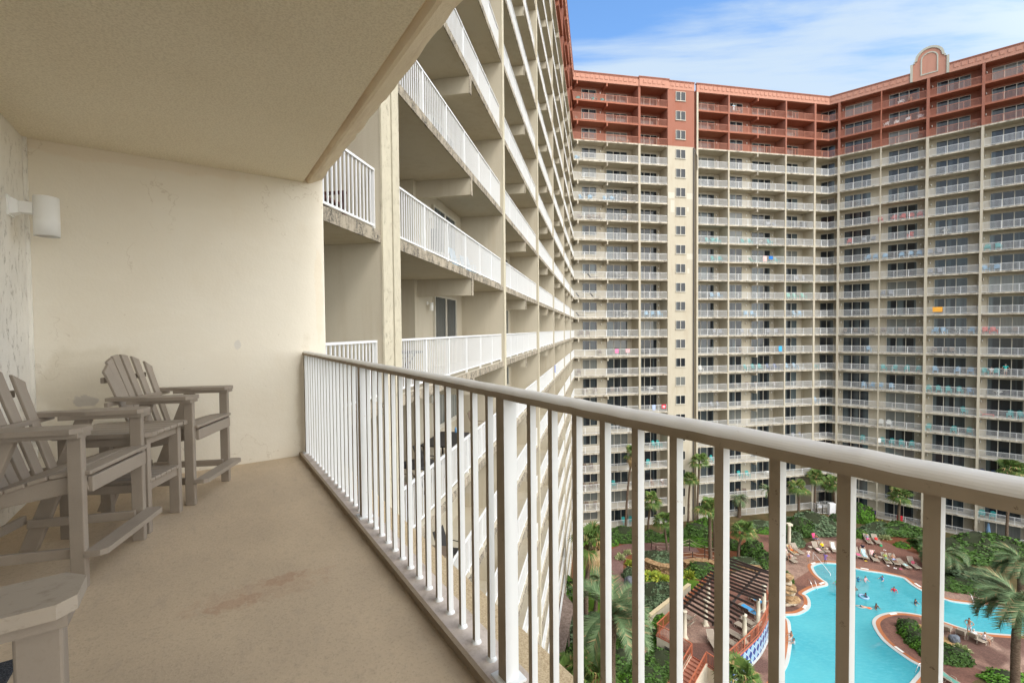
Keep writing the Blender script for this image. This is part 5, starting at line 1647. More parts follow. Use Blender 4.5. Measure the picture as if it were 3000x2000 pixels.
def person(loc, heading, pose, label, skin=1, hair='brown', top=None, bottom=(.05,.05,.08), z=0, scale=1.0, long_hair=False, group=None, legs=.55):
    me, P, h, u, f_ = body(pose)
    root = empty('person', (loc[0], loc[1], z), heading); root.scale = (scale,) * 3; tag(root, label, 'person', group)
    b_ = put('body', me, root)
    if skin != 0:
        b_.data = me.copy(); b_.data.materials.clear(); b_.data.materials.append(SKIN[skin])
    def below(p):
        for s in 'LR':
            d_, t_ = seg_d(p, P['hip'+s], P['kn'+s])
            if d_ < .13 and t_ <= legs: return seg_d(p, P['pelvis'], P['waist'])[1] < .95
        d_, t_ = seg_d(p, P['pelvis'], P['waist']); return d_ < .2 and t_ < .62 and all(seg_d(p, P['hip'+s], P['kn'+s])[1] <= legs for s in 'LR') and min(seg_d(p, P['el'+s], P['wr'+s])[0] for s in 'LR') > .055
    if bottom: put('shorts', shell(me, below, .012, cloth(bottom)), root)
    if top:
        def tors(p):
            dt_, tt = seg_d(p, P['pelvis'], P['neck'])
            for s in 'LR':
                da, ta = seg_d(p, P['sh'+s], P['el'+s])
                if da < .075 and ta < .6 and da < dt_: return True
                if seg_d(p, P['sh'+s], P['el'+s])[0] < .07 and ta >= .6: return False
                if seg_d(p, P['el'+s], P['wr'+s])[0] < .08: return False
            return .12 < tt < .93 and dt_ < .24
        put('shirt', shell(me, tors, .014, cloth(top)), root)
    def hr_(p):
        q = p - h; return q.length < .19 and (q.dot(u) > .045 or (q.dot(f_) < .0 and q.dot(u) > (-.12 if long_hair else -.05)))
    put('hair', shell(me, hr_, .018, HAIR[hair]), root)
    return root
def heading_px(p0, p1, z=0):
    a, c = at(*p0, z), at(*p1, z); return atan2(c.y - a.y, c.x - a.x) - pi / 2

# ------------------------------------------------------------------ loungers on the deck
M['sling'] = mat('taupe_sling', (.30, .25, .20), .8); M['lframe'] = mat('tan_frame', (.46, .40, .32), .5)
def lounger_parts(angle=42):
    c, s = cos(radians(angle)), sin(radians(angle)); parts = []
    b = MB()
    for sx in (-1, 1):
        x = sx * .32
        b.bar((x, -.25, .34), (x, 1.15, .34), .035, .05); b.bar((x, -.25, .34), (x, -.25 - .75*c, .34 + .75*s), .035, .045)
        for y in (-.30, 1.0):
            b.tube([(x, y - .14, .34), (x, y - .10, .06), (x, y, .012), (x, y + .12, .06), (x, y + .16, .34)], .016, 6)
        b.tube([(x, -.20, .34), (x, -.16, .56), (x, .22, .56), (x, .28, .34)], .016, 6)
    b.bar((-.32, 1.15, .34), (.32, 1.15, .34), .035, .05); b.bar((-.32, -.25 - .75*c, .34 + .75*s), (.32, -.25 - .75*c, .34 + .75*s), .035, .045)
    parts.append(('frame', b.mesh('frame', M['lframe'])))
    b = MB(); b.bar((0, -.25, .365), (0, 1.13, .365), .60, .012); parts.append(('seat', b.mesh('seat', M['sling'])))
    b = MB(); b.bar((0, -.25, .37), (0, -.25 - .73*c, .37 + .73*s), .60, .012); parts.append(('backrest', b.mesh('backrest', M['sling'])))
    return parts
LP = {a: lounger_parts(a) for a in (42, 12, 58)}
def lounger(px, py, foot, label, ang=42, z=0, rz=None):
    p = at(px, py, z); h_ = heading_px((px, py), (px + foot[0], py + foot[1]), z) if rz is None else rz
    r = empty('sun_lounger', (p.x, p.y, z), h_); tag(r, label, 'sun lounger', 'sun loungers round the pool')
    for nm, me in LP[ang]: put(nm, me, r)
    return r, (p.x, p.y), h_
def draped(p, h_, z, y0, y1, col, label, wd=.56, ang=42, name='towel', parent=None):
    """a towel lying on the seat or over the backrest"""
    R = random.Random(int(p[0]*13 + p[1]*7)); c, s = cos(radians(ang)), sin(radians(ang))
    n_ = 14; b = MB(); vs = []
    for i in range(n_ + 1):
        y = y0 + (y1 - y0) * i / n_
        if y < -.25: d_ = -.25 - y; yy, zz = -.25 - d_*c - .012*s, .385 + d_*s + .01
        else: yy, zz = y, .385
        for j in range(7):
            x = (j / 6 - .5) * wd + R.uniform(-.02, .02)
            vs.append((x, yy, zz + R.uniform(0, .02) - (.06 if j in (0, 6) else 0)))
    b.add(vs, [(i*7+j, i*7+j+1, (i+1)*7+j+1, (i+1)*7+j) for i in range(n_) for j in range(6)], 0, True)
    o = b.build(name, towel_mat(col), None, (p[0], p[1], z), h_); tag(o, label, 'towel'); return o
_tw = {}
def towel_mat(col):
    if col in _tw: return _tw[col]
    if isinstance(col[0], tuple):
        m__ = mat('striped_towel', col[0], .95); t = NT(m__); sp_ = t.n('ShaderNodeSeparateXYZ'); t.l(t.obj, sp_.inputs[0])
        s_ = t.math('SINE', t.math('MULTIPLY', sp_.outputs['X'], 40.0)); s2 = t.noise(t.obj, 6, 2)
        t.col(t.mix(t.ramp(t.math('ADD', s_, s2), .3, .6), col[0], col[1]))
    else: m__ = mat('towel', col, .95)
    _tw[col] = m__; return m__
def bag(p, z, col, label, s=.22, off=(0, 0)):
    b = MB(); R = random.Random(int(p[0]*100)); b.lathe((0,0,0), [(0,.0),(s*.9,.0),(s,.35*s),(s*.95,s*1.1),(s*.8,s*1.25),(s*.5,s*1.0),(0,s*.9)], 12)
    b.tube([(-s*.5,0,s*1.1),(-s*.35,0,s*1.9),(s*.35,0,s*1.9),(s*.5,0,s*1.1)], .012, 5)
    o = b.build('beach_bag', mat('bag_cloth', col, .9), None, (p[0]+off[0], p[1]+off[1], z)); o.scale = (1, .7, 1); tag(o, label, 'bag'); return o
PK, WT, BL, TL_, OR, YE, NV = (.62,.12,.25), (.78,.78,.78), (.06,.30,.62), (.10,.55,.55), (.80,.22,.03), (.75,.52,.05), (.02,.03,.10)
F = (22, 19)
def C3(x, y): return (2280 + x * .17857, 1540 + y * .17857)
def C4(x, y): return (2490 + x * .17857, 1540 + y * .17857)
r, p, h_ = lounger(*C3(300, 420), (22, 16), 'empty taupe lounger beside the pale column')
r, p, h_ = lounger(*C3(215, 440), (22, 17), 'lounger with orange towel near the column, at the left group')
draped(p, h_, 0, -.8, .9, ((.85,.45,.12), (.85,.70,.40)), 'orange patterned towel on the lounger near the column')
person(p, h_, 'recline', 'person in orange lying on the orange towel', 1, 'fair', None, (.8,.2,.03), z=.0)
r, p, h_ = lounger(*C3(160, 500), (24, 15), 'lounger with pink striped towel in the left group')
draped(p, h_, 0, -.8, .7, ((.75,.25,.35), (.85,.75,.75)), 'pink striped towel on a lounger of the left group')
bag(at(*C3(310,450)), 0, OR, 'orange beach bag beside the left group of loungers')
r, p, h_ = lounger(*C3(180, 560), (24, 16), 'lounger in front of the left group, person sitting on its edge')
person(p, h_ - .6, 'sit', 'person in dark swimwear sitting on the front left lounger', 1, 'brown', None, (.03,.03,.05))
r, p, h_ = lounger(*C3(630, 400), (22, 17), 'upright lounger with a red and white towel on its seat', 58)
draped(p, h_, 0, .15, .8, ((.75,.12,.18), (.85,.85,.85)), 'red and white towel on the seat of an upright lounger', ang=58)
r, p, h_ = lounger(*C3(735, 395), (20, 17), 'lounger holding the person in a yellow shirt')
person(p, h_, 'recline', 'person in yellow shirt and dark shorts reclining by the steps', 0, 'brown', (.80,.55,.02), (.03,.03,.04))
r, p, h_ = lounger(*C3(905, 400), (12, 19), 'lounger fully covered by a white towel', 58)
draped(p, h_, 0, -.85, .45, WT, 'white towel spread over an upright lounger', ang=58)
person(at(*C3(618, 262)), heading_px(C3(618, 200), C3(640, 300)), 'sit', 'bare chested person sitting on a pink and blue chair', 1, 'brown', None, (.06,.14,.40))
q = at(*C3(615, 250)); o = empty('beach_chair', (q.x, q.y, 0), .3); tag(o, 'pink and blue folding beach chair on the brick plaza', 'beach chair')
b = MB(); b.box(-.28,.28,-.25,.25,.36,.42); b.build('seat', cloth((.05,.12,.35)), o); b = MB(); b.bar((0,.25,.42),(0,.45,1.0),.56,.04); b.build('backrest', cloth((.70,.08,.22)), o)
b = MB()
for sx in (-.27,.27): b.bar((sx,-.25,0),(sx,.25,.42),.03,.03); b.bar((sx,.3,0),(sx,-.2,.42),.03,.03)
b.build('legs', M['lframe'], o)
def side_tbl(px, py, label, z=0):
    q = at(px, py, z); o = empty('side_table', (q.x, q.y, z)); tag(o, label, 'table')
    b = MB(); b.lathe((0,0,0), [(0,.46),(.26,.46),(.27,.48),(.26,.50),(0,.50)], 18); b.build('table_top', M['lframe'], o)
    for k in range(3): b = MB(); b.bar((.2*cos(k*2.1),.2*sin(k*2.1),.46),(.25*cos(k*2.1),.25*sin(k*2.1),0),.03,.03); b.build('leg', M['lframe'], o)
side_tbl(*C3(520,395), 'small round table beside the upright lounger'); side_tbl(*C4(490,565), 'small round table in the middle of the lounger row'); side_tbl(*C3(785,420), 'small round table beside the yellow shirt')
person(at(*C3(492,585)), heading_px(C3(492,500), C3(560,560)), 'stand', 'person standing in pale shirt and lilac trunks by the handrail', 1, 'brown', (.72,.58,.50), (.38,.30,.60), legs=.5)
person(at(*C3(772,620)), heading_px(C3(772,600), C3(700,640)), 'hips', 'child in a purple top stepping into the pool bay', 2, 'black', (.28,.16,.50), (.28,.16,.50), scale=.86, long_hair=True)
r, p, h_ = lounger(*C4(110, 480), (18, 20), 'leftmost lounger of the long row, pink towel at its side')
draped(p, h_, 0, .2, .9, PK, 'bright pink towel on the leftmost lounger of the long row')
r, p, h_ = lounger(*C4(232, 505), (12, 20), 'lounger piled with a white and teal patterned towel')
draped(p, h_, 0, -.8, .9, ((.80,.82,.84), (.12,.40,.48)), 'white and teal patterned towel on a lounger')
person(at(*C4(205,420)), heading_px(C4(205,400), C4(225,520)), 'sit', 'person in dark top sitting behind the patterned towel', 0, 'black', (.03,.03,.06), (.70,.72,.78))
r, p, h_ = lounger(*C4(385, 545), (14, 18), 'upright lounger with red striped towel on the backrest', 58)
draped(p, h_, 0, -.9, -.28, ((.80,.80,.80), (.70,.15,.15)), 'red and white striped towel over an upright backrest', ang=58)
person(p, h_ + .9, 'sit', 'person in black swimwear sitting sideways on a lounger', 1, 'brown', (.02,.02,.02), (.02,.02,.02), z=-.08)
r, p, h_ = lounger(*C4(590, 580), (16, 19), 'lounger holding the person with the blue and yellow towel')
person(p, h_, 'recline', 'person under a blue and yellow towel on a lounger', 1, 'brown', (.30,.35,.10), (.03,.14,.30))
draped((p[0], p[1]), h_, .14, .15, .75, ((.02,.14,.32), (.55,.55,.10)), 'blue and yellow towel across reclining legs', wd=.45)
r, p, h_ = lounger(*C4(720, 600), (18, 19), 'lounger holding the bare chested man')
person(p, h_, 'recline', 'bare chested man in light blue trunks reclining', 1, 'black', None, (.35,.45,.70))
r, p, h_ = lounger(*C4(865, 650), (20, 14), 'flat lounger with a folded white and teal towel', 12)
draped(p, h_, 0, .2, .8, ((.82,.85,.86), (.10,.50,.52)), 'folded white and teal towel on the flat lounger', wd=.42, ang=12)
r, p, h_ = lounger(*C4(1030, 660), (20, 15), 'rightmost lounger of the long row, bag on its seat', 58)
bag(p, .37, (.55,.10,.16), 'red and white bag on the rightmost lounger')
r, p, h_ = lounger(*C4(290, 260), (17, 20), 'lounger of the woman in grey, close to the planting')
person(p, h_, 'recline', 'woman in grey top and pink shorts, arms raised', 0, 'fair', (.22,.24,.28), (.75,.10,.30))
r, p, h_ = lounger(*C4(425, 265), (18, 18), 'lounger with a red bag, close to the planting')
bag(p, .37, (.75,.05,.04), 'red bag on the lounger near the planting'); bag(at(*C4(510,335)), 0, (.04,.40,.18), 'green ball shaped bag beside the planting bed', .18)
for i, (x, y, c_, lb_) in enumerate(((260,572,YE,'yellow and blue sandals before the patterned towel'),(625,650,WT,'white sandals before the blue towel lounger'),(742,692,WT,'white sandals before the bare chested man'),(832,705,PK,'pink sandals before the flat lounger'),(572,395,WT,'white sandals between the two lounger rows'))):
    q = at(*C4(x, y)); o = empty('sandals', (q.x, q.y, 0), random.uniform(0, 3)); tag(o, lb_, 'sandals')
    for sx in (-.09, .09): b = MB(); b.prism([(sx-.05,-.13),(sx+.05,-.13),(sx+.06,.08),(sx,.14),(sx-.06,.08)], 0, .03); b.build('sandal', cloth(c_), o)

# swimmers: standing on the pool floor with the chest out of the water
def swimmer(x, y, head, label, skin=1, hair='black', top=None, bottom=(.03,.03,.05), pose='wade', z=-1.22, sc=1.0, lh=True):
    q = at(x, y, -.09)
    return person((q.x, q.y), radians(head), pose, label, skin, hair, top, bottom, z=z, scale=sc, long_hair=lh, group='bathers in the pool')
def CA(x, y): return (2300 + x * .1913, 1550 + y * .1913)
swimmer(*CA(1118, 795), -60, 'child in blue swimsuit in the upper pool, left of the pair', 1, 'black', (.02,.20,.42), sc=.72, z=-.72)
swimmer(*CA(1230, 785), 200, 'woman with pale skin in a light swimsuit beside the child', 0, 'brown', (.60,.35,.40))
swimmer(*CA(1490, 770), 90, 'woman in light blue swimsuit near the upper pool edge', 0, 'black', (.20,.35,.65))
swimmer(*CA(1668, 945), 150, 'woman in red swimwear in the middle of the pool', 1, 'black', (.60,.03,.06))
swimmer(*CA(1995, 1138), 210, 'person in dark swimwear at the right of the pool', 1, 'black', (.03,.04,.06))
swimmer(*CA(1395, 1205), 200, 'woman with long dark hair beside the swimmer in orange', 2, 'black', (.10,.06,.05))
swimmer(*CA(1072, 935), -20, 'dark haired bather half hidden beside the railing', 2, 'black', None)
swimmer(*CA(788, 852), 100, 'child in green and red at the shallow neck', 1, 'brown', (.10,.55,.10), (.6,.05,.08), sc=.7, z=-.66)
swimmer(*CA(1235, 1030), 60, 'bather leaning on a pale float in the pool', 1, 'black', (.05,.08,.15), z=-1.32)
q = at(*CA(1205, 1035), -.09); o = put('swim_ring', None) if False else None
b = MB(); b.tube([(0.42*cos(2*pi*k/18), .42*sin(2*pi*k/18), 0) for k in range(19)], .11, 8, cap=False); o = b.build('swim_ring', mat('pale_blue_vinyl', (.25,.40,.60), .3), None, (q.x, q.y, -.04)); tag(o, 'pale blue swim ring held by a bather', 'swim ring')
q = at(*CA(1270, 1200), -.09); person((q.x, q.y), radians(70), 'swim', 'swimmer in orange trunks floating face down', 0, 'black', None, (.85,.16,.04), z=-.02, group='bathers in the pool')
def CB(x, y): return (2300 + x * .2976, 1750 + y * .2976)
swimmer(*CB(62, 385), 120, 'bather holding the rim by the tiled wall, upper one', 1, 'brown', None, (.06,.25,.4), pose='reach', z=-1.18)
swimmer(*CB(86, 450), 100, 'bather holding the rim by the tiled wall, lower one', 1, 'black', (.35,.42,.45), pose='reach', z=-1.2)
q = at(*CB(895, 448), -.09); person((q.x, q.y), radians(-70), 'swim', 'child swimming under water beside the peninsula', 0, 'black', (.5,.6,.65), (.3,.4,.5), z=-.22, scale=.8, group='bathers in the pool')
# peninsula group
def CE(x, y): return (2740 + x * .1488, 1790 + y * .1488)
person(at(*CE(665, 450)), heading_px(CE(665,450), CE(600,520)), 'hips', 'bare chested man in white trunks standing on the rim', 1, 'black', None, (.66,.64,.74), legs=.75)
UPD = (10, -26)
r, p, h_ = lounger(*CE(215, 430), UPD, 'lounger with a grey towel over its back on the peninsula', 58)
draped(p, h_, 0, -.98, -.35, (.50,.54,.60), 'grey towel hung over the back of a peninsula lounger', ang=58)
r, p, h_ = lounger(*CE(500, 500), UPD, 'empty lounger in the middle of the peninsula group', 58)
r, p, h_ = lounger(*CE(745, 570), (14, -22), 'lounger with the person in a white shirt', 58)
draped(p, h_, 0, -.98, -.5, ((.75,.75,.70), (.35,.42,.12)), 'yellow green towel over the back of a lounger', ang=58)
person(p, h_, 'sit', 'person in white shirt sitting on a peninsula lounger', 0, 'grey', (.80,.82,.84), (.06,.08,.15), z=-.1)
r, p, h_ = lounger(*CE(940, 610), (16, -10), 'lounger at the right end of the peninsula group', 12)
person(p, h_ - 1.2, 'sit', 'person in pale top and dark shorts bending forward', 1, 'fair', (.66,.60,.62), (.03,.04,.09), z=-.1)
r, p, h_ = lounger(2785, 2000, (16, 10), 'lounger with a green towel at the bottom edge', 12)
draped(p, h_, 0, -.7, .9, (.12,.32,.26), 'green towel on the lounger at the bottom edge', ang=12)
# terrace loungers
def C7(x, y): return (1650 + x * .287, 1550 + y * .287)
for i, (x, y, f2, lb_, tw_) in enumerate(((1290,935,(-20,-10),'terrace lounger left of the column, upper one',0),(1240,1000,(-20,-10),'terrace lounger left of the column, lower one',0),
    (1525,1170,(14,22),'terrace lounger in the open middle of the terrace',0),(1910,850,(-20,-12),'terrace lounger with blue towel, top of the row',1),(1960,890,(-20,-12),'terrace lounger with blue towel, second of the row',1),
    (1925,990,(-20,-12),'bare terrace lounger just below the blue towels',0),(1880,1050,(-20,-12),'bare terrace lounger, second below the blue towels',0),(1800,1130,(-20,-12),'bare terrace lounger beside the front column',0),(1740,1200,(-20,-12),'lowest bare terrace lounger at the curved rail',0),(2010,770,(-20,-12),'terrace lounger with blue towel under the slats',1))):
    r, p, h_ = lounger(*C7(x, y), f2, lb_, 42 if i % 2 else 58, z=TZ)
    if tw_: draped(p, h_, TZ, -.85, .9, (.05,.33,.68), 'blue towel on the ' + lb_.replace('terrace lounger with blue towel, ', '').replace('terrace lounger with blue towel ', 'lounger ') + ' terrace', wd=.66, ang=42 if i % 2 else 58)

# ------------------------------------------------------------------ things standing on the balconies
WINGS = {'A': (AA, AN), 'B': (AB, NB_), 'C': (AC, NC_)}
def wing_pt(wg, s, d, z):
    a, n0 = WINGS[wg]; n_ = n0 - d
    return Vector((n_ * cos(a) + s * sin(a), -n_ * sin(a) + s * cos(a), BZ + z)), pi / 2 - a
COLS = {'t': ((.02,.38,.38), 'teal'), 'b': ((.16,.12,.09), 'brown'), 'l': ((.22,.42,.60), 'light blue'), 'g': ((.22,.23,.26), 'grey'), 'w': ((.78,.78,.75), 'white'),
        'n': ((.02,.07,.25), 'navy'), 'r': ((.60,.08,.06), 'red'), 'm': ((.15,.52,.42), 'mint'), 'c': ((.75,.16,.14), 'coral'), 'k': ((.03,.028,.028), 'black'), 'a': ((.42,.33,.22), 'tan')}
_ch = {}
def chair_parts(ck, kind):
    if (ck, kind) in _ch: return _ch[(ck, kind)]
    m__ = mat('chair_' + COLS[ck][1].replace(' ', '_'), COLS[ck][0], .6)
    P_ = []
    if kind == 'chair':     # plank chair with fanned back; -y is the front
        b = MB(); b.bar((0, -.25, .46), (0, .25, .40), .5, .03); P_.append(('seat', b))
        b = MB()
        for i in range(5):
            x = (i - 2) * .105; b.bar((x * .85, .22, .40), (x * 1.15, .45, 1.12 - .05 * abs(i - 2)), .085, .02, (0, 1, 0))
        P_.append(('backrest', b))
        for sx in (-1, 1):
            b = MB(); b.box(sx*.30-.06, sx*.30+.06, -.34, .38, .66, .69); P_.append(('armrest', b))
            b = MB(); b.box(sx*.28-.02, sx*.28+.02, -.30, -.22, 0, .66); P_.append(('leg', b))
            b = MB(); b.bar((sx*.28, .34, 0), (sx*.28, .18, .66), .04, .07); P_.append(('leg', b))
    elif kind == 'patio':   # sling chair on a tube frame
        b = MB(); b.bar((0, -.26, .44), (0, .22, .40), .5, .025); P_.append(('seat', b))
        b = MB(); b.bar((0, .22, .40), (0, .42, 1.05), .52, .02, (0, 1, 0)); P_.append(('backrest', b))
        for sx in (-1, 1):
            b = MB(); b.tube([(sx*.29,-.30,0),(sx*.29,-.28,.62),(sx*.29,.25,.64),(sx*.29,.34,.5)], .016, 6); b.tube([(sx*.28,.36,0),(sx*.28,.22,.42),(sx*.27,.43,1.06)], .016, 6); P_.append(('frame', b))
    elif kind == 'chaise':
        b = MB(); b.bar((-.55, 0, .30), (.55, 0, .30), .58, .03); P_.append(('seat', b))
        b = MB(); b.bar((-.55, 0, .30), (-1.0, 0, .85), .58, .03); P_.append(('backrest', b))
        b = MB()
        for x in (-.6, .5):
            for y in (-.26, .26): b.bar((x, y, 0), (x + .05, y, .30), .04, .04)
        P_.append(('frame', b))
    elif kind == 'table':
        b = MB(); b.lathe((0, 0, 0), [(0, .70), (.46, .70), (.47, .72), (.46, .74), (0, .74)], 22); P_.append(('table_top', b))
        for k in range(4):
            b = MB(); b.tube([(.30*cos(k*pi/2+.8), .30*sin(k*pi/2+.8), 0), (.10*cos(k*pi/2+.8), .10*sin(k*pi/2+.8), .35), (.32*cos(k*pi/2+.8), .32*sin(k*pi/2+.8), .70)], .016, 6); P_.append(('leg', b))
    elif kind == 'long_table':
        b = MB(); b.box(-.95, .95, -.5, .5, .70, .745); P_.append(('table_top', b))
        for x in (-.85, .85):
            for y in (-.42, .42): b = MB(); b.box(x - .025, x + .025, y - .025, y + .025, 0, .70); P_.append(('leg', b))
    r = [(nm, b.mesh(nm, m__)) for nm, b in P_]
    _ch[(ck, kind)] = r; return r
ORD = ['ground', 'second', 'third', 'fourth', 'fifth', 'sixth', 'seventh', 'eighth', 'ninth', 'tenth', 'eleventh', 'twelfth', 'thirteenth', 'fourteenth', 'fifteenth', 'sixteenth', 'seventeenth', 'eighteenth', 'nineteenth', 'twentieth', 'twenty-first', 'twenty-second', 'twenty-third']
def bayname(wg, s):
    if wg == 'A':
        return ['nearest left-wing balcony', 'second left-wing balcony', 'third left-wing balcony', 'fourth left-wing balcony', 'fifth left-wing balcony', 'last left-wing balcony'][0 if s < 18 else 1 if s < 28.2 else 2 if s < 38.3 else 3 if s < 49.9 else 4 if s < 60.6 else 5]
    if wg == 'B':
        for lim, nm in ((33, 'wide balcony next to the left wing'), (37.8, 'balcony left of plain window column'), (48.4, 'balcony right of plain window column'), (59, 'wide balcony of the middle wing'), (64.6, 'last balcony before the inner corner'), (99, 'inner corner balcony')):
            if s < lim: return nm
    for lim, nm in ((-8.9, 'inner corner balcony'), (2, 'long balcony right of the corner'), (7.9, 'third balcony from the right edge side'), (99, 'rightmost balcony')):
        if s < lim: return nm if 'third' not in nm else 'balcony left of the rightmost one'
ITEMS = []
def I(wg, ck, kind, pts):
    for k, s in pts: ITEMS.append((wg, ck, kind, k, s))
I('B','t','chair',[(12,27.4),(12,26.0),(12,23.4),(5,56.7),(5,53.0),(5,51.9),(5,47.2),(5,46.3),(5,45.4),(4,58.2),(4,47.6),(4,46.4),(-2,55.0),(-2,53.9),(-2,52.5),(-6,36.8),(-6,35.9),(-7,46.3),(-7,34.9),(-8,52.7),(-8,51.4),(-8,29.0),(-10,31.9),(-10,30.7),(-2,65.9)])
I('B','b','patio',[(12,29.0),(11,23.4),(10,31.5),(10,30.4),(7,32.0),(7,31.0),(6,31.9),(6,30.9),(6,27.0),(6,26.0),(6,25.1),(6,23.6),(0,24.8),(0,23.7),(-1,53.8),(-1,51.7),(-1,27.0),(-2,23.3),(-3,58.0),(-3,54.4),(-3,52.7),(-3,50.6),(-3,30.4),(-3,28.9),(-3,26.1),(-3,24.5),(-7,25.4),(-7,24.3),(-8,26.2),(-8,25.2),(-8,24.2),(-9,52.3),(-9,51.2),(-9,26.0),(-9,24.5)])
I('B','l','chair',[(9,23.2),(7,28.9),(7,27.8),(7,25.2),(7,23.9),(2,47.4),(2,46.2),(1,62.8),(1,61.7),(1,53.6),(1,52.4),(-2,61.9),(-2,60.2),(-4,66.0),(1,36.8),(1,35.7),(1,34.6)])
I('B','k','chaise',[(3,25.8),(2,26.2),(2,23.9),(1,23.9)])
I('B','m','chair',[(2,63.4),(2,61.9),(2,60.5)]); I('B','m','chaise',[(4,56.8),(4,53.9)])
I('B','g','patio',[(6,57.8),(6,56.6),(3,63.7),(3,62.3),(0,58.2),(0,56.8),(0,53.5),(0,51.8),(0,47.8),(0,46.7),(-4,47.5),(-4,46.3),(-4,43.9),(-6,63.2),(-6,61.8)])
I('B','w','chair',[(-2,44.1)]); I('B','w','chaise',[(-2,63.0)]); I('B','n','chair',[(-2,58.0),(-2,56.7)])
I('B','w','table',[(12,50.6),(3,46.5),(-8,56.6),(5,54.9),(-1,46.2),(3,30.3),(1,31.0),(-3,35.2)])
I('C','w','chair',[(12,-1.1),(11,1.2),(11,-.2),(11,-1.6),(11,-2.8),(-5,-2.1),(-5,-3.1)])
I('C','b','patio',[(12,.0),(10,7.0),(10,1.3),(0,11.6),(0,1.2),(0,.2),(0,-.9),(0,-2.9),(0,-4.2),(0,-6.6),(0,-8.0),(-1,5.2),(-1,4.2),(-1,3.1)])
I('C','r','chair',[(6,1.3),(6,.3),(6,-.7),(6,-1.8),(6,-3.4),(5,.2),(5,-7.4),(0,9.4),(0,8.6)])
I('C','l','chair',[(4,1.3),(4,.3),(4,-.8),(4,-2.8),(4,-4.0),(4,-5.0),(3,9.6),(3,8.5),(-1,-4.7),(-2,7.1),(-2,5.7),(-2,3.3),(-3,7.1),(-3,-1.8),(-3,-3.2),(-3,-4.3),(-3,-5.3),(0,7.1),(0,4.2),(0,3.2)])
I('C','g','patio',[(5,-4.4),(5,-5.5),(4,3.7),(4,2.6),(3,3.7),(3,2.6),(2,-2.0),(2,-3.1)])
I('C','t','chair',[(4,9.7),(4,8.6),(-2,9.7),(-2,8.6),(-2,1.4),(-2,0.0),(-2,-1.5),(-2,-2.8),(-3,6.0),(-3,4.8),(-3,3.7),(-3,2.6),(-4,12.2),(-4,11.1),(-4,6.5),(-5,7.1),(-5,5.4),(-5,2.6),(-6,.7),(-6,-.5),(-6,-1.7),(-6,-2.9),(-6,-5.4),(-7,6.5),(-7,5.3),(-9,9.6),(-9,8.5)])
I('C','n','chair',[(-7,9.6),(-7,8.5),(-7,2.9)]); I('C','c','chaise',[(-4,9.0)]); I('C','w','table',[(-8,10.9),(5,4.2),(-3,9.9),(-6,1.6),(0,5.7)])
I('A','b','patio',[(-1,17.0),(-1,10.3),(0,9.3)]); I('A','k','patio',[(-1,12.0),(-2,21.0),(-2,13.2),(-5,28.9)]); I('A','k','table',[(-1,11.2),(-2,22.0),(0,10.3)]); I('A','k','long_table',[(-1,13.9)]); I('A','b','long_table',[(-2,11.9)])
I('A','l','patio',[(1,14.9),(1,16.6)]); I('A','a','patio',[(-2,32.0),(-3,22.5),(-4,23.0)])
cnt = {}
for wg, ck, kind, k, s in sorted(ITEMS, key=lambda q: (q[0], q[3], q[4])):
    cnt.setdefault((wg, ck, kind, k, bayname(wg, s)), []).append(s)
NUMW = ['first', 'second', 'third', 'fourth', 'fifth', 'sixth', 'seventh', 'eighth']
RI = random.Random(3)
for wg, ck, kind, k, s in ITEMS:
    sib = sorted(cnt[(wg, ck, kind, k, bayname(wg, s))]); i = sib.index(s)
    colr = COLS[ck][1]
    kn = {'chair': 'plank chair', 'patio': 'patio chair', 'chaise': 'chaise', 'table': 'round table', 'long_table': 'long table'}[kind]
    st_ = ('ground floor' if k == -10 else ORD[k + 10] + '-storey')
    lab = f'{colr} {kn} on {st_} {bayname(wg, s)}' + (f', {NUMW[i]} from left' if len(sib) > 1 else '')
    dep = {'chaise': .75, 'table': .8, 'long_table': 1.0}.get(kind, RI.uniform(.62, .85))
    p, rz = wing_pt(wg, s, dep, k * FH + .002)
    r = empty('balcony_' + ('table' if 'table' in kind else 'chair'), p, rz + (RI.uniform(-.35, .35) if kind in ('chair', 'patio') else 0))
    tag(r, lab, 'table' if 'table' in kind else ('chaise' if kind == 'chaise' else 'chair'), 'furniture on the balconies')
    for nm, me in chair_parts(ck, kind): put(nm, me, r)
# towels hung over balcony rails
def rail_towel(wg, k, s, w_, l_, col, label):
    p, rz = wing_pt(wg, s, 0, k * FH); R = random.Random(int(s * 10)); b = MB(); vs = []
    prof = [(.05, 1.076 - l_ * .6), (.048, 1.0), (.034, 1.086), (0, 1.094), (-.034, 1.086), (-.048, 1.0), (-.052, 1.076 - l_)]
    for i in range(7):
        x = (i / 6 - .5) * w_
        for (y, z_) in prof: vs.append((x, y + .008 * sin(i * 2.1), z_ + (R.uniform(-.02, .02) if z_ < .9 else 0)))
    n_ = len(prof); b.add(vs, [(i*n_+j, i*n_+j+1, (i+1)*n_+j+1, (i+1)*n_+j) for i in range(6) for j in range(n_-1)], 0, True)
    o = b.build('towel', towel_mat(col), None, p, rz); tag(o, label, 'towel')
rail_towel('B', -4, 37.1, .75, .62, (.62,.02,.05), 'red towel with white print on the rail left of the plain column')
rail_towel('B', -4, 35.4, .55, .8, ((.16,.24,.55), (.62,.70,.80)), 'blue striped towel beside the red one on the rail')
rail_towel('B', 4, 55.2, .7, .9, ((.80,.80,.80), (.62,.15,.12)), 'white towel with red ring on the wide middle balcony rail')
rail_towel('B', 4, 56.3, .75, .55, (.02,.16,.50), 'deep blue towel on the wide middle balcony rail')
rail_towel('B', -1, 31.0, .7, .6, ((.75,.70,.70), (.50,.10,.15)), 'red and white striped towel near the left wing')
rail_towel('B', -1, 29.2, .6, .65, (.72,.22,.40), 'pink towel on the balcony near the left wing')
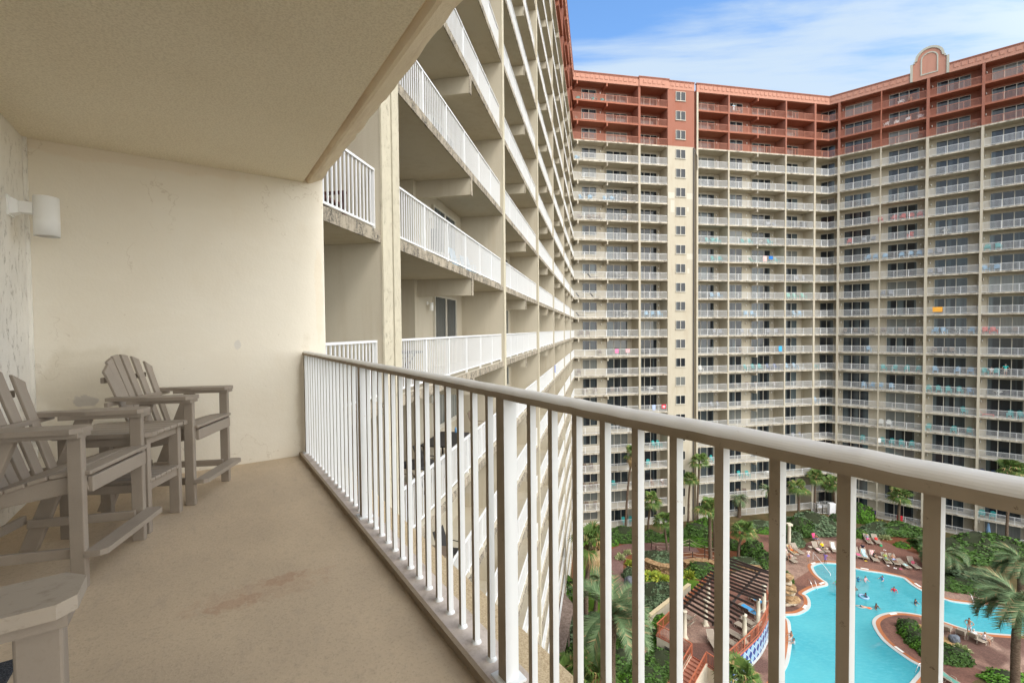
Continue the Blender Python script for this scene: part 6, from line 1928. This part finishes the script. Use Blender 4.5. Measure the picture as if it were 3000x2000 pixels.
rail_towel('B', -1, 58.2, .6, .85, (.05,.38,.75), 'bright blue towel at the right end of the wide middle balcony')
rail_towel('C', 1, 3.4, 1.1, .7, (.80,.38,.05), 'orange towel on the balcony beside the tall right divider')
rail_towel('C', -6, -3.3, .6, .7, (.80,.80,.78), 'white towel among the teal chairs, long right balcony')
rail_towel('C', -10, -3.9, .9, .75, (.10,.03,.20), 'dark purple towel on the patio railing of the right wing')
rail_towel('C', -10, -.6, .7, .8, (.65,.03,.05), 'red towel on the patio railing of the right wing')
rail_towel('C', -10, -6.2, 1.4, .8, ((.45,.60,.80), (.80,.82,.85)), 'blue and white towels on the patio railing by the bush')
rail_towel('A', -1, 39.0, 1.6, .6, (.03,.12,.55), 'deep blue towel on a far left-wing balcony')
m_t = mat('white_print', (.8,.8,.8), .8)
p, rz = wing_pt('B', 37.1, -.056, -4 * FH + .78)
b = MB()
for r_ in range(3): b.box(-.22, .22, -.002, .0, -.10 + r_ * .11, -.03 + r_ * .11)
tw = [o for o in bpy.data.objects if o.get('label', '').startswith('red towel with white')][0]
b.build('print', m_t, tw, (0, -.056, .72))
# people on the balconies
def bal_person(wg, k, s, pose, label, skin, hair, top, bottom, dep=.36, turn=pi):
    p, rz = wing_pt(wg, s, dep, k * FH); return person((p.x, p.y), rz + turn, pose, label, skin, hair, top, bottom, z=p.z)
bal_person('C', -2, 10.55, 'lean', 'man in teal shirt and pale cap leaning on the rightmost balcony rail', 1, 'grey', (.05,.48,.45), (.50,.48,.42))
bal_person('C', -2, 9.2, 'sit', 'person in white sitting on the rightmost balcony', 1, 'brown', (.75,.72,.70), (.6,.6,.6), dep=.8)
bal_person('B', 12, 49.6, 'lean', 'person in pale blue shirt on the terracotta top storey', 1, 'grey', (.45,.62,.70), (.7,.7,.7))
bal_person('C', 12, 11.9, 'lean', 'bare shouldered person on the top storey at far right', 1, 'fair', None, (.45,.15,.18))
bal_person('B', -8, 35.2, 'sit', 'bare chested person sitting left of the plain column, lower storeys', 1, 'brown', None, (.05,.05,.08), dep=.5)
bal_person('B', -8, 37.0, 'sit', 'person in white sitting by the divider, lower storeys', 1, 'black', (.78,.78,.78), (.05,.05,.1), dep=.5)
# closed blue parasol on a ground floor patio and a black coat hung over the nearest upper balcony rail
p, rz = wing_pt('C', 9.2, .9, -10 * FH); r = empty('parasol', p, rz); tag(r, 'closed light blue parasol on the ground floor patio at right', 'parasol')
b = MB(); b.lathe((0,0,0), [(.05,2.3),(.10,2.15),(.16,1.7),(.30,.85),(.24,.84),(.05,.9)], 12); b.build('canopy', cloth((.25,.42,.66)), r); b = MB(); b.tube([(0,0,0),(0,0,2.4)], .02, 6); b.build('pole', M['lframe'], r)
p, rz = wing_pt('A', 11.4, .28, FH); r = empty('wetsuit', p, rz); tag(r, 'black and grey garment hanging inside the nearest upper left-wing balcony', 'wetsuit')
b = MB(); b.prism([(-.26,.0),(-.14,.0),(-.10,.02),(-.05,-.0),(.05,.0),(.10,.02),(.14,0),(.26,0),(.26,.10),(-.26,.10)], .35, .86); b.build('body_part', cloth((.02,.02,.022)), r)
b = MB(); b.tube([(0,.04,.86),(.01,-.02,1.06),(.02,-.20,1.10),(.05,-.26,1.20)], .012, 5); b.build('strap', cloth((.02,.02,.022)), r)
# dark red wooden seat and bench on the short upper balcony
wood2 = mat('dark_red_wood', (.085, .025, .02), .6)
def red_bench(s, d, turn, label, seat_w):
    p, rz = wing_pt('A', s, d, FH); r = empty('wooden_bench', p, rz + turn); tag(r, label, 'bench')
    b = MB(); b.box(-seat_w/2, seat_w/2, -.25, .25, .40, .44); b.build('seat', wood2, r)
    b = MB(); b.bar((0, .24, .46), (0, .34, 1.0), seat_w, .03, (0,1,0)); b.build('backrest', wood2, r)
    for sx in (-1, 1):
        b = MB(); b.box(sx*seat_w/2 - .04, sx*seat_w/2 + .04, -.3, .3, .62, .66); b.build('armrest', wood2, r)
        for y in (-.26, .24): b = MB(); b.box(sx*seat_w/2 - .03, sx*seat_w/2 + .03, y - .03, y + .03, 0, .62); b.build('leg', wood2, r)
    return r
red_bench(5.9, .75, .3, 'dark red wooden chair with a floral cushion on the short upper balcony', .6)
red_bench(6.75, .7, .0, 'dark red wooden bench on the short upper balcony', .9)
p, rz = wing_pt('A', 5.9, .68, FH + .44); o = put('cushion', None) if False else None
b = MB(); b.box(-.22, .22, -.2, .2, 0, .12); o = b.build('cushion', towel_mat(((.55,.10,.10), (.30,.34,.30))), None, p, rz + .3, bevel=.04); tag(o, 'floral red and grey cushion on the dark red chair', 'cushion')
# gas grill with its hood on the corner-side balcony
p, rz = wing_pt('B', 63.6, 1.2, 6 * FH); r = empty('grill', p, rz); tag(r, 'black covered grill on the balcony before the inner corner', 'grill')
b = MB(); b.box(-.45,.45,-.28,.28,.1,.95); b.build('cabinet', M['dark'], r, bevel=.03); b = MB(); b.box(-.5,.5,-.3,.3,.955,1.3); b.build('hood', M['dark'], r, bevel=.08)
# a striped mat on a lower near balcony
p, rz = wing_pt('A', 16.2, 1.0, -4 * FH + .003); o = MB(); o.box(-.8,.8,-.5,.5,0,.015); o = o.build('striped_mat', towel_mat(((.08,.09,.13), (.42,.42,.42))), None, p, rz); tag(o, 'dark and pale striped mat on a low left-wing balcony', 'mat')
b = MB(); p, rz = wing_pt('A', 14.2, 1.0, -1 * FH + .747); b.lathe((0,0,0), [(0,0),(.033,0),(.033,.115),(.027,.12),(0,.12)], 12); o = b.build('drink_can', mat('silver_can', (.7,.7,.72), .3, metal=.8), None, p); tag(o, 'silver drink can on the long black balcony table', 'can')
b = MB(); p, rz = wing_pt('A', 14.75, .95, -1 * FH + .747); b.lathe((0,0,0), [(0,0),(.035,0),(.035,.13),(.012,.18),(.012,.2),(0,.2)], 12); o = b.build('water_bottle', mat('blue_bottle', (.15,.35,.65), .2), None, p); tag(o, 'blue water bottle on the long black balcony table', 'bottle')
